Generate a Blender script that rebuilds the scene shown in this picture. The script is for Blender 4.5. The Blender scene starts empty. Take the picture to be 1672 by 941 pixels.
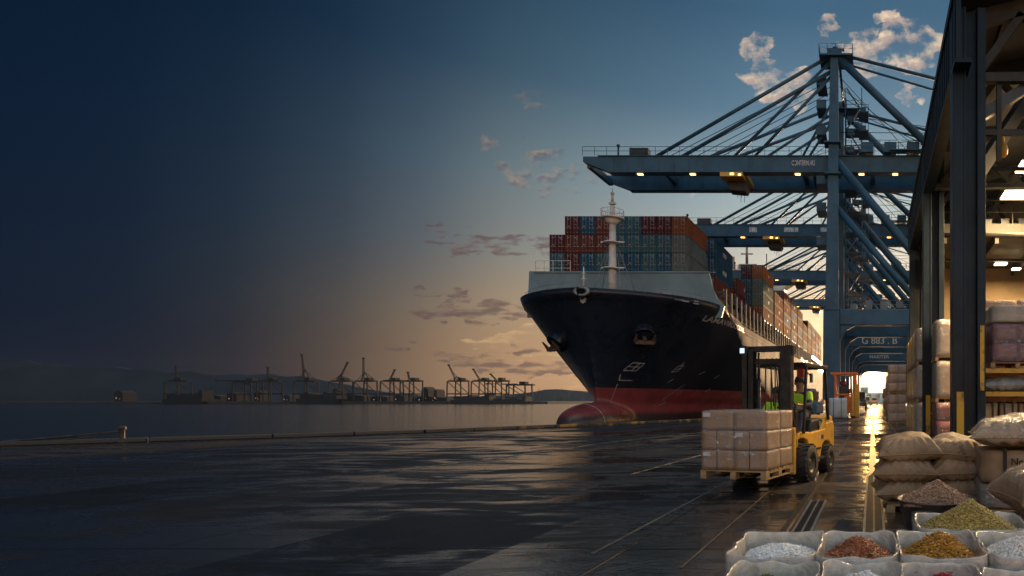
import bpy, bmesh, math, random
from mathutils import Vector, Matrix, noise
R = math.radians
random.seed(7)
scene = bpy.context.scene
COL = scene.collection
EYE = 1.5

# ------------------------------------------------------------------ camera, sky, sun, exposure
cam_d = bpy.data.cameras.new('camera')
cam = bpy.data.objects.new('camera', cam_d); COL.objects.link(cam)
cam.location = (0, 0, EYE); cam.rotation_euler = (R(90), 0, 0)
cam_d.sensor_width = 36; cam_d.lens = 36 * 1000 / 1672
cam_d.shift_x = -589 / 1672; cam_d.shift_y = 184.5 / 1672
cam_d.clip_start = .1; cam_d.clip_end = 20000
scene.camera = cam
SUN_AZ, SUN_EL = R(4.5), R(3.4)
EXPOSURE = 1.0
scene.view_settings.view_transform = 'Standard'; scene.view_settings.look = 'None'
scene.view_settings.gamma = 1; scene.view_settings.use_curve_mapping = False
scene.view_settings.exposure = EXPOSURE
scene.render.engine = 'CYCLES'
scene.cycles.use_denoising = True
scene.cycles.max_bounces = 6; scene.cycles.diffuse_bounces = 3; scene.cycles.glossy_bounces = 3
scene.cycles.transparent_max_bounces = 12; scene.cycles.volume_bounces = 0
scene.cycles.sample_clamp_indirect = 4

class G:
    """tiny wrapper to write node maths"""
    def __init__(s, nt): s.nt = nt
    def node(s, t, **kw):
        n = s.nt.nodes.new(t)
        for k, v in kw.items(): setattr(n, k, v)
        return n
    def put(s, sock, v):
        if hasattr(v, 'is_output') or isinstance(v, bpy.types.NodeSocket): s.nt.links.new(v, sock)
        else: sock.default_value = v
    def m(s, op, a, b=0.0, c=None, clamp=False):
        n = s.node('ShaderNodeMath', operation=op, use_clamp=clamp)
        s.put(n.inputs[0], a); s.put(n.inputs[1], b)
        if c is not None: s.put(n.inputs[2], c)
        return n.outputs[0]
    def ss(s, x, lo, hi):
        n = s.node('ShaderNodeMapRange', interpolation_type='SMOOTHSTEP')
        s.put(n.inputs[0], x); s.put(n.inputs[1], lo); s.put(n.inputs[2], hi)
        return n.outputs[0]
    def ramp(s, x, stops):
        n = s.node('ShaderNodeValToRGB'); e = n.color_ramp.elements
        while len(e) > 1: e.remove(e[-1])
        e[0].position = stops[0][0]; e[0].color = tuple(stops[0][1]) + (1,)
        for p, c in stops[1:]:
            k = e.new(p); k.color = tuple(c) + (1,)
        s.put(n.inputs[0], x); return n.outputs[0]
    def mix(s, f, a, b, blend='MIX'):
        n = s.node('ShaderNodeMix', data_type='RGBA', blend_type=blend)
        s.put(n.inputs[0], f); 
        for i, v in ((6, a), (7, b)):
            if isinstance(v, (tuple, list)) and len(v) == 3: v = tuple(v) + (1,)
            s.put(n.inputs[i], v)
        return n.outputs[2]
    def noise(s, vec, scale, detail=3, rough=.55, dist=0):
        n = s.node('ShaderNodeTexNoise'); n.inputs['Scale'].default_value = scale
        n.inputs['Detail'].default_value = detail; n.inputs['Roughness'].default_value = rough
        n.inputs['Distortion'].default_value = dist
        if vec is not None: s.put(n.inputs['Vector'], vec)
        return n.outputs[0]
    def xyz(s, v):
        n = s.node('ShaderNodeSeparateXYZ'); s.put(n.inputs[0], v); return n.outputs
    def comb(s, x, y, z):
        n = s.node('ShaderNodeCombineXYZ'); s.put(n.inputs[0], x); s.put(n.inputs[1], y); s.put(n.inputs[2], z); return n.outputs[0]

def lin(r, g, b):
    f = lambda c: (c / 255 / 12.92) if c / 255 <= .04045 else ((c / 255 + .055) / 1.055) ** 2.4
    return (f(r), f(g), f(b))

def build_world():
    w = bpy.data.worlds.new('World'); scene.world = w; w.use_nodes = True
    nt = w.node_tree; nt.nodes.clear(); g = G(nt)
    K = 1 / 2 ** EXPOSURE
    L = lambda *c: tuple(x * K for x in lin(*c))
    d = g.node('ShaderNodeTexCoord').outputs['Generated']
    dx, dy, dz = g.xyz(d)
    hyp = g.m('SQRT', g.m('ADD', g.m('MULTIPLY', dx, dx), g.m('MULTIPLY', dy, dy)))
    el = g.m('ARCTAN2', dz, hyp)                      # radians
    az = g.m('ARCTAN2', dx, dy)                       # 0 along the quay, + inland
    elf = g.m('DIVIDE', el, R(60), clamp=True)
    # twilight colours by height; unseen top stops brightened to light the goods
    e = lambda a: a / 60
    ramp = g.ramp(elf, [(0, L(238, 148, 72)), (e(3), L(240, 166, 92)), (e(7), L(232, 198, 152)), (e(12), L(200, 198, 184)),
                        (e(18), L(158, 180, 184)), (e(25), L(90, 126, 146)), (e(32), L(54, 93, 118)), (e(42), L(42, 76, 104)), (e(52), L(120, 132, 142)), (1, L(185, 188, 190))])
    # sky strength round the compass, with a darkening put in over the water
    azn = g.m('DIVIDE', g.m('ADD', az, math.pi), 2 * math.pi)
    a = lambda deg: (deg + 180) / 360
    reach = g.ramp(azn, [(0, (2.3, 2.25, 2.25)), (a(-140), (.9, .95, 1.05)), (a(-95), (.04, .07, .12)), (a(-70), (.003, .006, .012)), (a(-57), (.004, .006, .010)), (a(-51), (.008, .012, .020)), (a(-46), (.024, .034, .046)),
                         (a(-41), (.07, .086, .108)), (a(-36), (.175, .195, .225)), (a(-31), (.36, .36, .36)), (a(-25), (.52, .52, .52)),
                         (a(-18), (.68, .68, .7)), (a(-8), (.95, .95, .95)), (a(14), (1, 1, 1)), (a(28), (3.0, 2.3, 1.6)), (a(60), (3.0, 2.3, 1.6)), (a(90), (1.5, 1.4, 1.4)), (1, (2.3, 2.25, 2.25))])  # inland and rear stops raised, out of view, as added fill light
    sky = g.node('ShaderNodeTexSky', sky_type='NISHITA')
    sky.sun_disc = False; sky.sun_elevation = SUN_EL; sky.sun_rotation = SUN_AZ
    sky.dust_density = 2.0; sky.air_density = 1.2
    nsk = g.mix(1.0, sky.outputs[0], (.006, .006, .006), 'MULTIPLY')
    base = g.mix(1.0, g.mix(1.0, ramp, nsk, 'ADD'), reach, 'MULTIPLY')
    base = g.mix(1.0, base, L(6, 23, 44), 'ADD')
    # warm dusk band over the far shore
    band = g.m('MULTIPLY', g.m('SUBTRACT', 1.0, g.ss(el, R(1), R(13))), g.m('MULTIPLY', g.ss(az, R(-52), R(-30)), g.m('SUBTRACT', 1.0, g.ss(az, R(-24), R(-4)))))
    base = g.mix(g.m('MULTIPLY', band, .55), base, g.mix(g.ss(az, R(-50), R(-24)), L(48, 50, 60), L(206, 172, 134)))
    # glow round the setting sun
    s = Vector((0, math.cos(R(2.45)), math.sin(R(2.45)))).normalized()
    dp = g.node('ShaderNodeVectorMath', operation='DOT_PRODUCT'); g.put(dp.inputs[0], d); dp.inputs[1].default_value = s
    dot = g.m('MAXIMUM', dp.outputs['Value'], 0.0)
    glow = g.m('ADD', g.m('MULTIPLY', g.m('POWER', dot, 60.0), .11), g.m('MULTIPLY', g.m('POWER', dot, 1200.0), .30))
    glow = g.m('ADD', glow, g.m('MULTIPLY', g.m('POWER', dot, 30000.0), 140.0))
    gl = g.node('ShaderNodeVectorMath', operation='SCALE'); gl.inputs[0].default_value = (1.0, .55, .17); g.put(gl.inputs['Scale'], glow)
    base = g.mix(1.0, base, gl.outputs[0], 'ADD')
    # clouds: position on the sky in tangents of the angles
    dyp = g.m('MAXIMUM', dy, .02)
    u = g.m('DIVIDE', dx, dyp); v = g.m('DIVIDE', dz, dyp)
    wn = g.node('ShaderNodeTexNoise'); wn.inputs['Scale'].default_value = 26; wn.inputs['Detail'].default_value = 4; g.put(wn.inputs['Vector'], g.comb(u, g.m('MULTIPLY', v, 1.4), 0.0))
    wr, wg, wb = g.xyz(wn.outputs['Color'])
    uw = g.m('ADD', u, g.m('MULTIPLY', g.m('SUBTRACT', wr, .5), .075)); vw = g.m('ADD', v, g.m('MULTIPLY', g.m('SUBTRACT', wg, .5), .05))
    def cloud(base, patches, scale, thr, soft, c_lo, c_hi, stretch, alpha, off):
        mask = None
        for px, py, sx, sy, k in patches:
            a1 = g.m('DIVIDE', g.m('SUBTRACT', uw, (px - 1425) / 1000), sx / 1000)
            b1 = g.m('DIVIDE', g.m('SUBTRACT', vw, (655 - py) / 1000), sy / 1000)
            r2 = g.m('ADD', g.m('MULTIPLY', a1, a1), g.m('MULTIPLY', b1, b1))
            mk = g.m('MULTIPLY', g.m('SUBTRACT', 1.0, g.ss(r2, 0.0, 2.6)), k)
            mask = mk if mask is None else g.m('MAXIMUM', mask, mk)
        vec = g.comb(u, g.m('MULTIPLY', v, stretch), off)
        n1 = g.noise(vec, scale, 6, .56, .0)
        vec2 = g.comb(g.m('ADD', u, .004), g.m('MULTIPLY', g.m('ADD', v, -.006), stretch), off)
        n2 = g.noise(vec2, scale, 5, .6, .0)
        dens = g.m('ADD', n1, g.m('MULTIPLY', g.m('SUBTRACT', g.m('MINIMUM', g.m('MULTIPLY', mask, 1.5), 1.0), 1.0), .34))
        fac = g.m('MULTIPLY', g.m('MULTIPLY', g.ss(dens, thr, thr + soft), alpha), g.m('MULTIPLY', g.ss(dy, .05, .2), g.ss(mask, .0, .25)))
        shade = g.ss(g.m('SUBTRACT', n2, n1), -.12, .10)
        return g.mix(fac, base, g.mix(shade, c_lo, c_hi))
    dull = [(880, 280, 62, 30, .95), (955, 278, 42, 20, .9), (800, 232, 16, 8, .7), (855, 243, 20, 8, .7), (862, 166, 28, 12, .65), (905, 305, 50, 18, .8)]
    base = cloud(base, dull, 26, .41, .30, L(98, 98, 108), L(176, 145, 118), 1.5, .75, 3.1)
    bright = [(1235, 75, 24, 24, 1), (1252, 127, 34, 27, 1.15), (1290, 140, 40, 24, 1.1), (1300, 158, 30, 18, .9), (1352, 45, 20, 16, .95), (1410, 85, 36, 34, 1.15), (1448, 32, 22, 13, 1), (1490, 70, 44, 30, 1.15), (1500, 95, 30, 24, 1.05),
              (1478, 155, 12, 15, 1), (1500, 157, 12, 10, 1), (1445, 318, 30, 16, 1), (1150, 299, 44, 15, 1.05), (1395, 330, 40, 30, .9)]
    base = cloud(base, bright, 30, .40, .28, L(192, 168, 155), L(255, 226, 190), 1.25, .95, 9.7)
    low = [(805, 401, 95, 13, 1), (735, 371, 48, 9, .8), (700, 480, 30, 8, .8), (748, 484, 22, 13, .95), (765, 512, 90, 12, 1), (820, 497, 30, 8, .8), (655, 565, 30, 5, .7), (540, 557, 30, 4, .5),
           (850, 597, 110, 10, 1.1), (900, 610, 90, 8, 1.0), (770, 582, 60, 7, .8), (880, 572, 60, 5, .6)]
    base = cloud(base, low, 20, .42, .18, L(92, 74, 76), L(116, 92, 84), 4.0, .7, 5.2)
    streak = [(850, 555, 90, 12, .9), (900, 540, 60, 8, .9), (920, 628, 60, 10, 1.0), (900, 575, 60, 6, .8)]
    base = cloud(base, streak, 12, .46, .2, L(222, 180, 130), L(240, 196, 140), 7.0, .6, 1.4)
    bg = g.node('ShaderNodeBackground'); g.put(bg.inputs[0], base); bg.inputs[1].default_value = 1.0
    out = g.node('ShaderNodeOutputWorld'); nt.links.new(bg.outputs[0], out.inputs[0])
build_world()

sun_d = bpy.data.lights.new('sun', 'SUN'); sun_d.energy = 5.0; sun_d.angle = R(.6); sun_d.color = (1, .62, .32)
sun = bpy.data.objects.new('sun', sun_d); COL.objects.link(sun)
trav = -Vector((math.sin(SUN_AZ) * math.cos(SUN_EL), math.cos(SUN_AZ) * math.cos(SUN_EL), math.sin(SUN_EL)))
sun.rotation_euler = trav.to_track_quat('-Z', 'Y').to_euler(); sun.location = (30, 60, 60)

# ------------------------------------------------------------------ helpers
def P(px, py, Y): return Vector(((px - 1425) * Y / 1000, Y, EYE + (655 - py) * Y / 1000))
def GP(px, py):
    Y = EYE * 1000 / (py - 655); return Vector(((px - 1425) * Y / 1000, Y, 0))

class MB:
    def __init__(s): s.v = []; s.f = []; s.smooth = []
    def _add(s, vs, fs, sm=False):
        o = len(s.v); s.v += [tuple(x) for x in vs]; s.f += [tuple(i + o for i in q) for q in fs]; s.smooth += [sm] * len(fs); return s
    def box(s, c, d, rot=None):
        hx, hy, hz = d[0] / 2, d[1] / 2, d[2] / 2
        vs = [Vector((x * hx, y * hy, z * hz)) for x in (-1, 1) for y in (-1, 1) for z in (-1, 1)]
        if rot is not None: vs = [rot @ q for q in vs]
        c = Vector(c); vs = [q + c for q in vs]
        return s._add(vs, [(0, 1, 3, 2), (4, 6, 7, 5), (0, 4, 5, 1), (2, 3, 7, 6), (0, 2, 6, 4), (1, 5, 7, 3)])
    def bb(s, lo, hi): return s.box([(a + b) / 2 for a, b in zip(lo, hi)], [b - a for a, b in zip(lo, hi)])
    def beam(s, p, q, w, h=None, w2=None, h2=None, up=(0, 0, 1)):
        p = Vector(p); q = Vector(q); h = h or w; w2 = w2 or w; h2 = h2 or h
        d = (q - p).normalized(); u = Vector(up)
        if abs(d.dot(u)) > .98: u = Vector((0, 1, 0))
        x = d.cross(u).normalized(); z = x.cross(d)
        vs = []
        for o, a, b in ((p, w, h), (q, w2, h2)):
            vs += [o - x * a / 2 - z * b / 2, o + x * a / 2 - z * b / 2, o + x * a / 2 + z * b / 2, o - x * a / 2 + z * b / 2]
        return s._add(vs, [(0, 3, 2, 1), (4, 5, 6, 7), (0, 1, 5, 4), (1, 2, 6, 5), (2, 3, 7, 6), (3, 0, 4, 7)])
    def cyl(s, p, q, r, r2=None, n=12, cap=True):
        p = Vector(p); q = Vector(q); r2 = r if r2 is None else r2
        d = (q - p).normalized(); u = Vector((0, 0, 1)) if abs(d.z) < .95 else Vector((1, 0, 0))
        x = d.cross(u).normalized(); y = d.cross(x)
        vs = []
        for o, a in ((p, r), (q, r2)):
            vs += [o + (x * math.cos(2 * math.pi * i / n) + y * math.sin(2 * math.pi * i / n)) * a for i in range(n)]
        s._add(vs, [(i, (i + 1) % n, n + (i + 1) % n, n + i) for i in range(n)], True)
        if cap:
            s._add(vs[:n], [tuple(range(n))[::-1]]); s._add(vs[n:], [tuple(range(n))])
        return s
    def path(s, pts, r, n=6):
        for a, b in zip(pts, pts[1:]): s.cyl(a, b, r, n=n)
        return s
    def prism(s, poly, ax, a, b):
        """poly: 2-D points; ax: axis of extrusion"""
        def mk(p, t): return {'x': (t, p[0], p[1]), 'y': (p[0], t, p[1]), 'z': (p[0], p[1], t)}[ax]
        n = len(poly); vs = [mk(p, a) for p in poly] + [mk(p, b) for p in poly]
        return s._add(vs, [tuple(range(n)), tuple(range(n, 2 * n))[::-1]] + [(i, n + i, n + (i + 1) % n, (i + 1) % n) for i in range(n)])
    def lathe(s, prof, c=(0, 0, 0), n=24, axis='z'):
        vs = []; m = len(prof)
        for i in range(n):
            a = 2 * math.pi * i / n
            for r, z in prof:
                p = (r * math.cos(a), r * math.sin(a), z)
                if axis == 'x': p = (z, p[0], p[1])
                if axis == 'y': p = (p[0], z, p[1])
                vs.append(Vector(p) + Vector(c))
        fs = [(i * m + j, ((i + 1) % n) * m + j, ((i + 1) % n) * m + j + 1, i * m + j + 1) for i in range(n) for j in range(m - 1)]
        return s._add(vs, fs, True)
    def grid(s, fn, nu, nv, wrap=False):
        vs = [fn(i / nu, j / nv) for i in range(nu + 1) for j in range(nv + 1)]
        fs = [(i * (nv + 1) + j, (i + 1) * (nv + 1) + j, (i + 1) * (nv + 1) + j + 1, i * (nv + 1) + j + 1) for i in range(nu) for j in range(nv)]
        return s._add(vs, fs, True)
    def blob(s, c, r, n=10, fn=None):
        c = Vector(c); r = (r, r, r) if not hasattr(r, '__len__') else r
        def f(u, v):
            a = 2 * math.pi * u; b = math.pi * v
            return c + Vector((r[0] * math.cos(a) * math.sin(b), r[1] * math.sin(a) * math.sin(b), r[2] * math.cos(b)))
        return s.grid(f, n * 2, n)
    def mesh(s, name):
        me = bpy.data.meshes.new(name); me.from_pydata(s.v, [], s.f); me.polygons.foreach_set('use_smooth', s.smooth)
        bm = bmesh.new(); bm.from_mesh(me); bmesh.ops.remove_doubles(bm, verts=bm.verts, dist=1e-5); bmesh.ops.recalc_face_normals(bm, faces=bm.faces); bm.to_mesh(me); bm.free()
        return me
    def build(s, name, mat, parent=None, bevel=0, sub=0, weld=True, label=None):
        if weld: me = s.mesh(name)
        else:
            me = bpy.data.meshes.new(name); me.from_pydata(s.v, [], s.f); me.polygons.foreach_set('use_smooth', s.smooth)
        me.materials.append(mat)
        o = bpy.data.objects.new(name, me); COL.objects.link(o)
        if parent: o.parent = parent
        if bevel:
            b = o.modifiers.new('bevel', 'BEVEL'); b.width = bevel; b.segments = 2; b.limit_method = 'ANGLE'; b.angle_limit = R(40)
        if sub:
            b = o.modifiers.new('sub', 'SUBSURF'); b.levels = sub; b.render_levels = sub
        if label: o['label'] = label
        return o

def tag(o, label, cat, group=None, kind='thing'):
    o['label'] = label; o['category'] = cat; o['kind'] = kind
    if group: o['group'] = group
    return o
def thing(name, label, cat, loc=(0, 0, 0), rz=0, group=None):
    o = bpy.data.objects.new(name, None); COL.objects.link(o); o.empty_display_size = .2
    o.location = loc; o.rotation_euler = (0, 0, rz)
    return tag(o, label, cat, group)
def struct(o): o['kind'] = 'structure'; return o
def copy_tree(o, parent=None):
    c = o.copy(); COL.objects.link(c)
    if parent: c.parent = parent
    for ch in list(o.children): copy_tree(ch, c)
    return c
def dup(o, loc, rz=None, label=None, group=None, scale=None):
    c = copy_tree(o); c.location = loc
    if rz is not None: c.rotation_euler = (0, 0, rz)
    if label: c['label'] = label
    if group: c['group'] = group
    if scale: c.scale = scale
    return c
def text_mesh(txt, size, extrude=.0, bold=0.0):
    cu = bpy.data.curves.new('lettering', 'FONT'); cu.body = txt; cu.size = size; cu.extrude = extrude; cu.align_x = 'CENTER'; cu.align_y = 'CENTER'; cu.offset = bold
    o = bpy.data.objects.new('lettering', cu); COL.objects.link(o)
    me = bpy.data.meshes.new_from_object(o.evaluated_get(bpy.context.evaluated_depsgraph_get()))
    bpy.data.objects.remove(o); bpy.data.curves.remove(cu)
    return me
def lettering(txt, size, loc, rot, mat, parent, stretch=1, name='lettering'):
    me = text_mesh(txt, size, .002, size * .015); me.materials.clear(); me.materials.append(mat)
    o = bpy.data.objects.new(name, me); COL.objects.link(o); o.location = loc; o.rotation_euler = rot; o.parent = parent; o.scale = (stretch, 1, 1)
    return o
ORD = 'first second third fourth fifth sixth seventh eighth ninth tenth eleventh twelfth'.split()

# ------------------------------------------------------------------ materials
def mat(name, c, rough=.5, metal=0.0, rust=0.0, c2=None, scale=3, fac=(.4, .65), bump=0.0, bscale=20, coat=0.0, rvar=0.0, spec=None, stretch=None, detail=4):
    m = bpy.data.materials.new(name); m.use_nodes = True; nt = m.node_tree; g = G(nt)
    b = nt.nodes['Principled BSDF']; b.inputs['Roughness'].default_value = rough; b.inputs['Metallic'].default_value = metal
    if coat: b.inputs['Coat Weight'].default_value = coat; b.inputs['Coat Roughness'].default_value = .12
    if spec is not None: b.inputs['Specular IOR Level'].default_value = spec
    v = g.node('ShaderNodeTexCoord').outputs['Object']
    if stretch:
        mp = g.node('ShaderNodeMapping'); g.put(mp.inputs[0], v); mp.inputs['Scale'].default_value = stretch; v = mp.outputs[0]
    if c2 is None: c2 = tuple(x * .72 for x in c)
    n = g.noise(v, scale, detail, .6)
    f = g.ss(n, fac[0], fac[1])
    colr = g.mix(f, c, c2)
    if rust:
        mp2 = g.node('ShaderNodeMapping'); g.put(mp2.inputs[0], v); mp2.inputs['Scale'].default_value = (1, 1, .16)
        colr = g.mix(g.m('MULTIPLY', g.ss(g.noise(mp2.outputs[0], 1.6, 7, .7), .56, .72), rust), colr, (.10, .05, .028))
    g.put(b.inputs['Base Color'], colr)
    if rvar: g.put(b.inputs['Roughness'], g.m('ADD', rough - rvar / 2, g.m('MULTIPLY', g.noise(v, scale * 2.3, 3), rvar)))
    if bump:
        bp = g.node('ShaderNodeBump'); bp.inputs['Strength'].default_value = bump; bp.inputs['Distance'].default_value = .05
        g.put(bp.inputs['Height'], g.noise(v, bscale, 4, .6)); g.put(b.inputs['Normal'], bp.outputs[0])
    return m
def emit(name, c, s):
    m = bpy.data.materials.new(name); m.use_nodes = True; b = m.node_tree.nodes['Principled BSDF']
    b.inputs['Base Color'].default_value = (*c, 1); b.inputs['Emission Color'].default_value = (*c, 1); b.inputs['Emission Strength'].default_value = s
    return m
M = {}
M['crane'] = mat('crane paint', (.026, .10, .175), .5, rust=.4, spec=.35, c2=(.018, .068, .12), scale=.35, rvar=.2)
M['crane_grey'] = mat('crane paint weathered', (.11, .16, .19), .5, c2=(.07, .1, .12), scale=.3, rvar=.2)
M['steel_dark'] = mat('dark steel', (.02, .026, .034), .4, .3, c2=(.012, .016, .02), scale=4)
M['column'] = mat('column paint', (.010, .022, .037), .42, 0.0, spec=.22, c2=(.007, .014, .023), scale=1.2, rvar=.25, bump=.05, bscale=9)
M['truss'] = mat('truss steel', (.04, .04, .038), .55, 0.0, spec=.2, c2=(.06, .058, .05), scale=1.5)
M['rope'] = mat('wire rope', (.03, .04, .05), .5, .3)
M['post'] = mat('lashing post paint', (.10, .105, .11), .8, spec=.1)
M['galv'] = mat('galvanised steel', (.25, .27, .28), .42, .6, c2=(.17, .18, .19), scale=4)
M['white'] = mat('white paint', (.62, .64, .65), .45, c2=(.5, .5, .48), scale=.8)
M['shipgrey'] = mat('pale grey paint', (.15, .255, .315), .5, c2=(.115, .2, .25), scale=.25, rvar=.2)
M['yellow'] = mat('yellow paint', (.62, .33, .035), .45, rust=.35, c2=(.42, .22, .03), scale=5, coat=.15, fac=(.5, .7), detail=8, rvar=.3)
M['orange'] = mat('orange paint', (.75, .17, .02), .42, c2=(.55, .12, .02), scale=2)
M['rubber'] = mat('tyre rubber', (.022, .021, .02), .75, c2=(.04, .035, .028), scale=6, bump=.2, bscale=40)
M['black'] = mat('black plastic', (.012, .012, .014), .45, spec=.3, c2=(.03, .03, .03), scale=8)
M['wood'] = mat('pallet wood', (.42, .27, .13), .7, c2=(.28, .17, .08), scale=3, stretch=(1, 6, 6), bump=.2, bscale=30)
M['carton'] = mat('brown cardboard', (.36, .23, .13), .6, c2=(.28, .175, .1), scale=2.5, coat=.1, bump=.06, bscale=12)
M['carton_pale'] = mat('pale cardboard', (.46, .36, .25), .55, c2=(.34, .26, .18), scale=2, coat=.3, bump=.15, bscale=7)
M['red_box'] = mat('red carton', (.22, .03, .028), .5, c2=(.14, .02, .02), scale=2, coat=.3, bump=.1, bscale=8)
M['yellow_wrap'] = mat('yellow wrapped goods', (.85, .5, .03), .4, c2=(.7, .4, .03), scale=1.4, coat=.4, bump=.25, bscale=5)
M['lamp'] = emit('warm lamp', (1, .72, .38), 5)
M['lamp_small'] = emit('small amber lamp', (1, .5, .12), 2.6)
M['vest'] = mat('hi-vis cloth', (.45, .75, .03), .7, c2=(.36, .62, .02), scale=9, bump=.2, bscale=25)
M['band'] = mat('reflective band', (.6, .6, .58), .3, .2)
M['navy'] = mat('navy work cloth', (.03, .04, .07), .8, bump=.2, bscale=25)
M['skin'] = mat('skin', (.36, .19, .12), .5, c2=(.3, .15, .1), scale=12)
M['hair'] = mat('dark hair', (.03, .02, .014), .6, bump=.4, bscale=80)
M['cont'] = {}
for nm, c in dict(maroon=(.10, .026, .03), redbrown=(.14, .042, .032), blue=(.02, .085, .16), teal=(.042, .125, .165), grey=(.12, .165, .175), orange=(.42, .13, .035), rust=(.26, .085, .035), palegrey=(.42, .43, .41), green=(.12, .19, .15)).items():
    M['cont'][nm] = mat('container ' + nm, c, .8, rust=.3, spec=.05, c2=tuple(x * .62 for x in c), scale=.5, fac=(.42, .7), rvar=.15, detail=7)

def film_mat(name, lo=.11, hi=.9, tint=(.78, .86, .95)):
    m = bpy.data.materials.new(name); m.use_nodes = True; nt = m.node_tree; nt.nodes.clear(); g = G(nt)
    v = g.node('ShaderNodeTexCoord').outputs['Object']
    mp = g.node('ShaderNodeMapping'); g.put(mp.inputs[0], v); mp.inputs['Scale'].default_value = (1, 1, 2.2)
    n = g.noise(mp.outputs[0], 5, 5, .65, 1.2)
    bp = g.node('ShaderNodeBump'); bp.inputs['Strength'].default_value = .9; bp.inputs['Distance'].default_value = .06; g.put(bp.inputs['Height'], n)
    gl = g.node('ShaderNodeBsdfGlossy'); gl.inputs['Roughness'].default_value = .16; gl.inputs['Color'].default_value = (*tint, 1); g.put(gl.inputs['Normal'], bp.outputs[0])
    df = g.node('ShaderNodeBsdfDiffuse'); df.inputs['Color'].default_value = (*tint, 1)
    gd = g.node('ShaderNodeMixShader'); gd.inputs[0].default_value = .35; nt.links.new(gl.outputs[0], gd.inputs[1]); nt.links.new(df.outputs[0], gd.inputs[2])
    tr = g.node('ShaderNodeBsdfTransparent'); tr.inputs[0].default_value = (.97, .97, .97, 1)
    mx = g.node('ShaderNodeMixShader')
    f = g.m('ADD', lo, g.m('MULTIPLY', g.ss(g.noise(mp.outputs[0], 7, 6, .7, 1.5), .56, .66), hi - lo)); g.put(mx.inputs[0], f)
    nt.links.new(tr.outputs[0], mx.inputs[1]); nt.links.new(gd.outputs[0], mx.inputs[2])
    nt.links.new(mx.outputs[0], g.node('ShaderNodeOutputMaterial').inputs[0]); return m
M['film'] = film_mat('stretch film')
M['film_thick'] = film_mat('plastic wrap', .12, .6)

# ------------------------------------------------------------------ ground, quay, water, far land
def ground_material():
    m = bpy.data.materials.new('wet concrete'); m.use_nodes = True; nt = m.node_tree; g = G(nt); b = nt.nodes['Principled BSDF']
    v = g.node('ShaderNodeTexCoord').outputs['Object']; x, y, z = g.xyz(v)
    n1 = g.noise(v, .22, 5, .6, .6); n2 = g.noise(v, 1.7, 5, .65, .4); n3 = g.noise(v, 14, 4, .6)
    st = g.noise(g.comb(g.m('MULTIPLY', x, .3), g.m('MULTIPLY', y, 1.0), 0.0), 1.0, 7, .68, 1.2)
    def seam(c, per, off, w):
        t = g.m('FRACT', g.m('DIVIDE', g.m('ADD', c, off), per)); t = g.m('ABSOLUTE', g.m('SUBTRACT', t, .5))
        return g.ss(t, .5 - w / per, .5 - .4 * w / per)
    wob = g.m('MULTIPLY', g.m('SUBTRACT', n2, .5), .05)
    xw = g.m('ADD', x, wob); yw = g.m('ADD', y, wob)
    s1 = g.m('MAXIMUM', seam(xw, 2.4, .12, .03), seam(yw, 3.6, 1.0, .03))
    # each slab its own tone
    cell = g.node('ShaderNodeTexWhiteNoise', noise_dimensions='2D')
    g.put(cell.inputs['Vector'], g.comb(g.m('FLOOR', g.m('DIVIDE', g.m('ADD', x, 1.32), 2.4)), g.m('FLOOR', g.m('DIVIDE', g.m('ADD', y, 2.8), 3.6)), 0.0))
    tone = cell.outputs['Value']
    col = g.mix(g.ss(n2, .35, .7), (.007, .012, .020), (.004, .007, .012))
    col = g.mix(g.m('MULTIPLY', g.ss(n1, .45, .65), .6), col, (.012, .016, .022))
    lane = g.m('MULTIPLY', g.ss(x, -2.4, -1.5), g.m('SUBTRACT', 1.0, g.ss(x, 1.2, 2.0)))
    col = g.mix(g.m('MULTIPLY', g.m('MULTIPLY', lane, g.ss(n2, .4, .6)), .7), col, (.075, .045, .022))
    col = g.mix(g.m('MULTIPLY', tone, .4), col, (.03, .03, .031))
    cr = g.node('ShaderNodeTexVoronoi', feature='DISTANCE_TO_EDGE'); g.put(cr.inputs['Vector'], g.comb(g.m('ADD', x, g.m('MULTIPLY', n2, .5)), g.m('ADD', y, g.m('MULTIPLY', n3, .3)), 0.0)); cr.inputs['Scale'].default_value = .35
    ck = g.m('MULTIPLY', g.m('SUBTRACT', 1.0, g.ss(cr.outputs['Distance'], .0, .012)), g.ss(n1, .5, .6))
    col = g.mix(g.m('MULTIPLY', ck, .8), col, (.006, .006, .006))
    col = g.mix(g.m('MULTIPLY', g.ss(n3, .6, .75), .5), col, (.012, .012, .012))
    col = g.mix(s1, col, (.008, .008, .008))
    g.put(b.inputs['Base Color'], col)
    wet = g.ss(g.m('ADD', g.m('MULTIPLY', st, .6), g.m('ADD', g.m('MULTIPLY', n1, .4), g.m('MULTIPLY', tone, .06))), .475, .575)
    rough = g.m('ADD', .07, g.m('MULTIPLY', g.m('SUBTRACT', 1.0, wet), .5))
    rough = g.m('ADD', rough, g.m('MULTIPLY', n3, .10))
    g.put(b.inputs['Roughness'], rough)
    h = g.m('SUBTRACT', g.m('ADD', g.m('MULTIPLY', n2, .022), g.m('MULTIPLY', n3, .006)), g.m('MULTIPLY', s1, .02))
    bp = g.node('ShaderNodeBump'); bp.inputs['Strength'].default_value = .5; bp.inputs['Distance'].default_value = 1.0; g.put(bp.inputs['Height'], h)
    g.put(b.inputs['Normal'], bp.outputs[0]); g.put(b.inputs['Specular IOR Level'], g.m('ADD', .15, g.m('MULTIPLY', wet, .55)))
    return m
EDGE = [(-130, -60), (-62, -12), (-29.3, 20.5), (-24.6, 25), (-21.4, 29), (-18.4, 35), (-15.4, 41), (-13.4, 47), (-12.9, 55), (-14.5, 75), (-16.5, 95), (-17.5, 130), (-17.5, 900)]
g_ = MB(); poly = EDGE + [(600, 900), (600, -60)]
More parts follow.
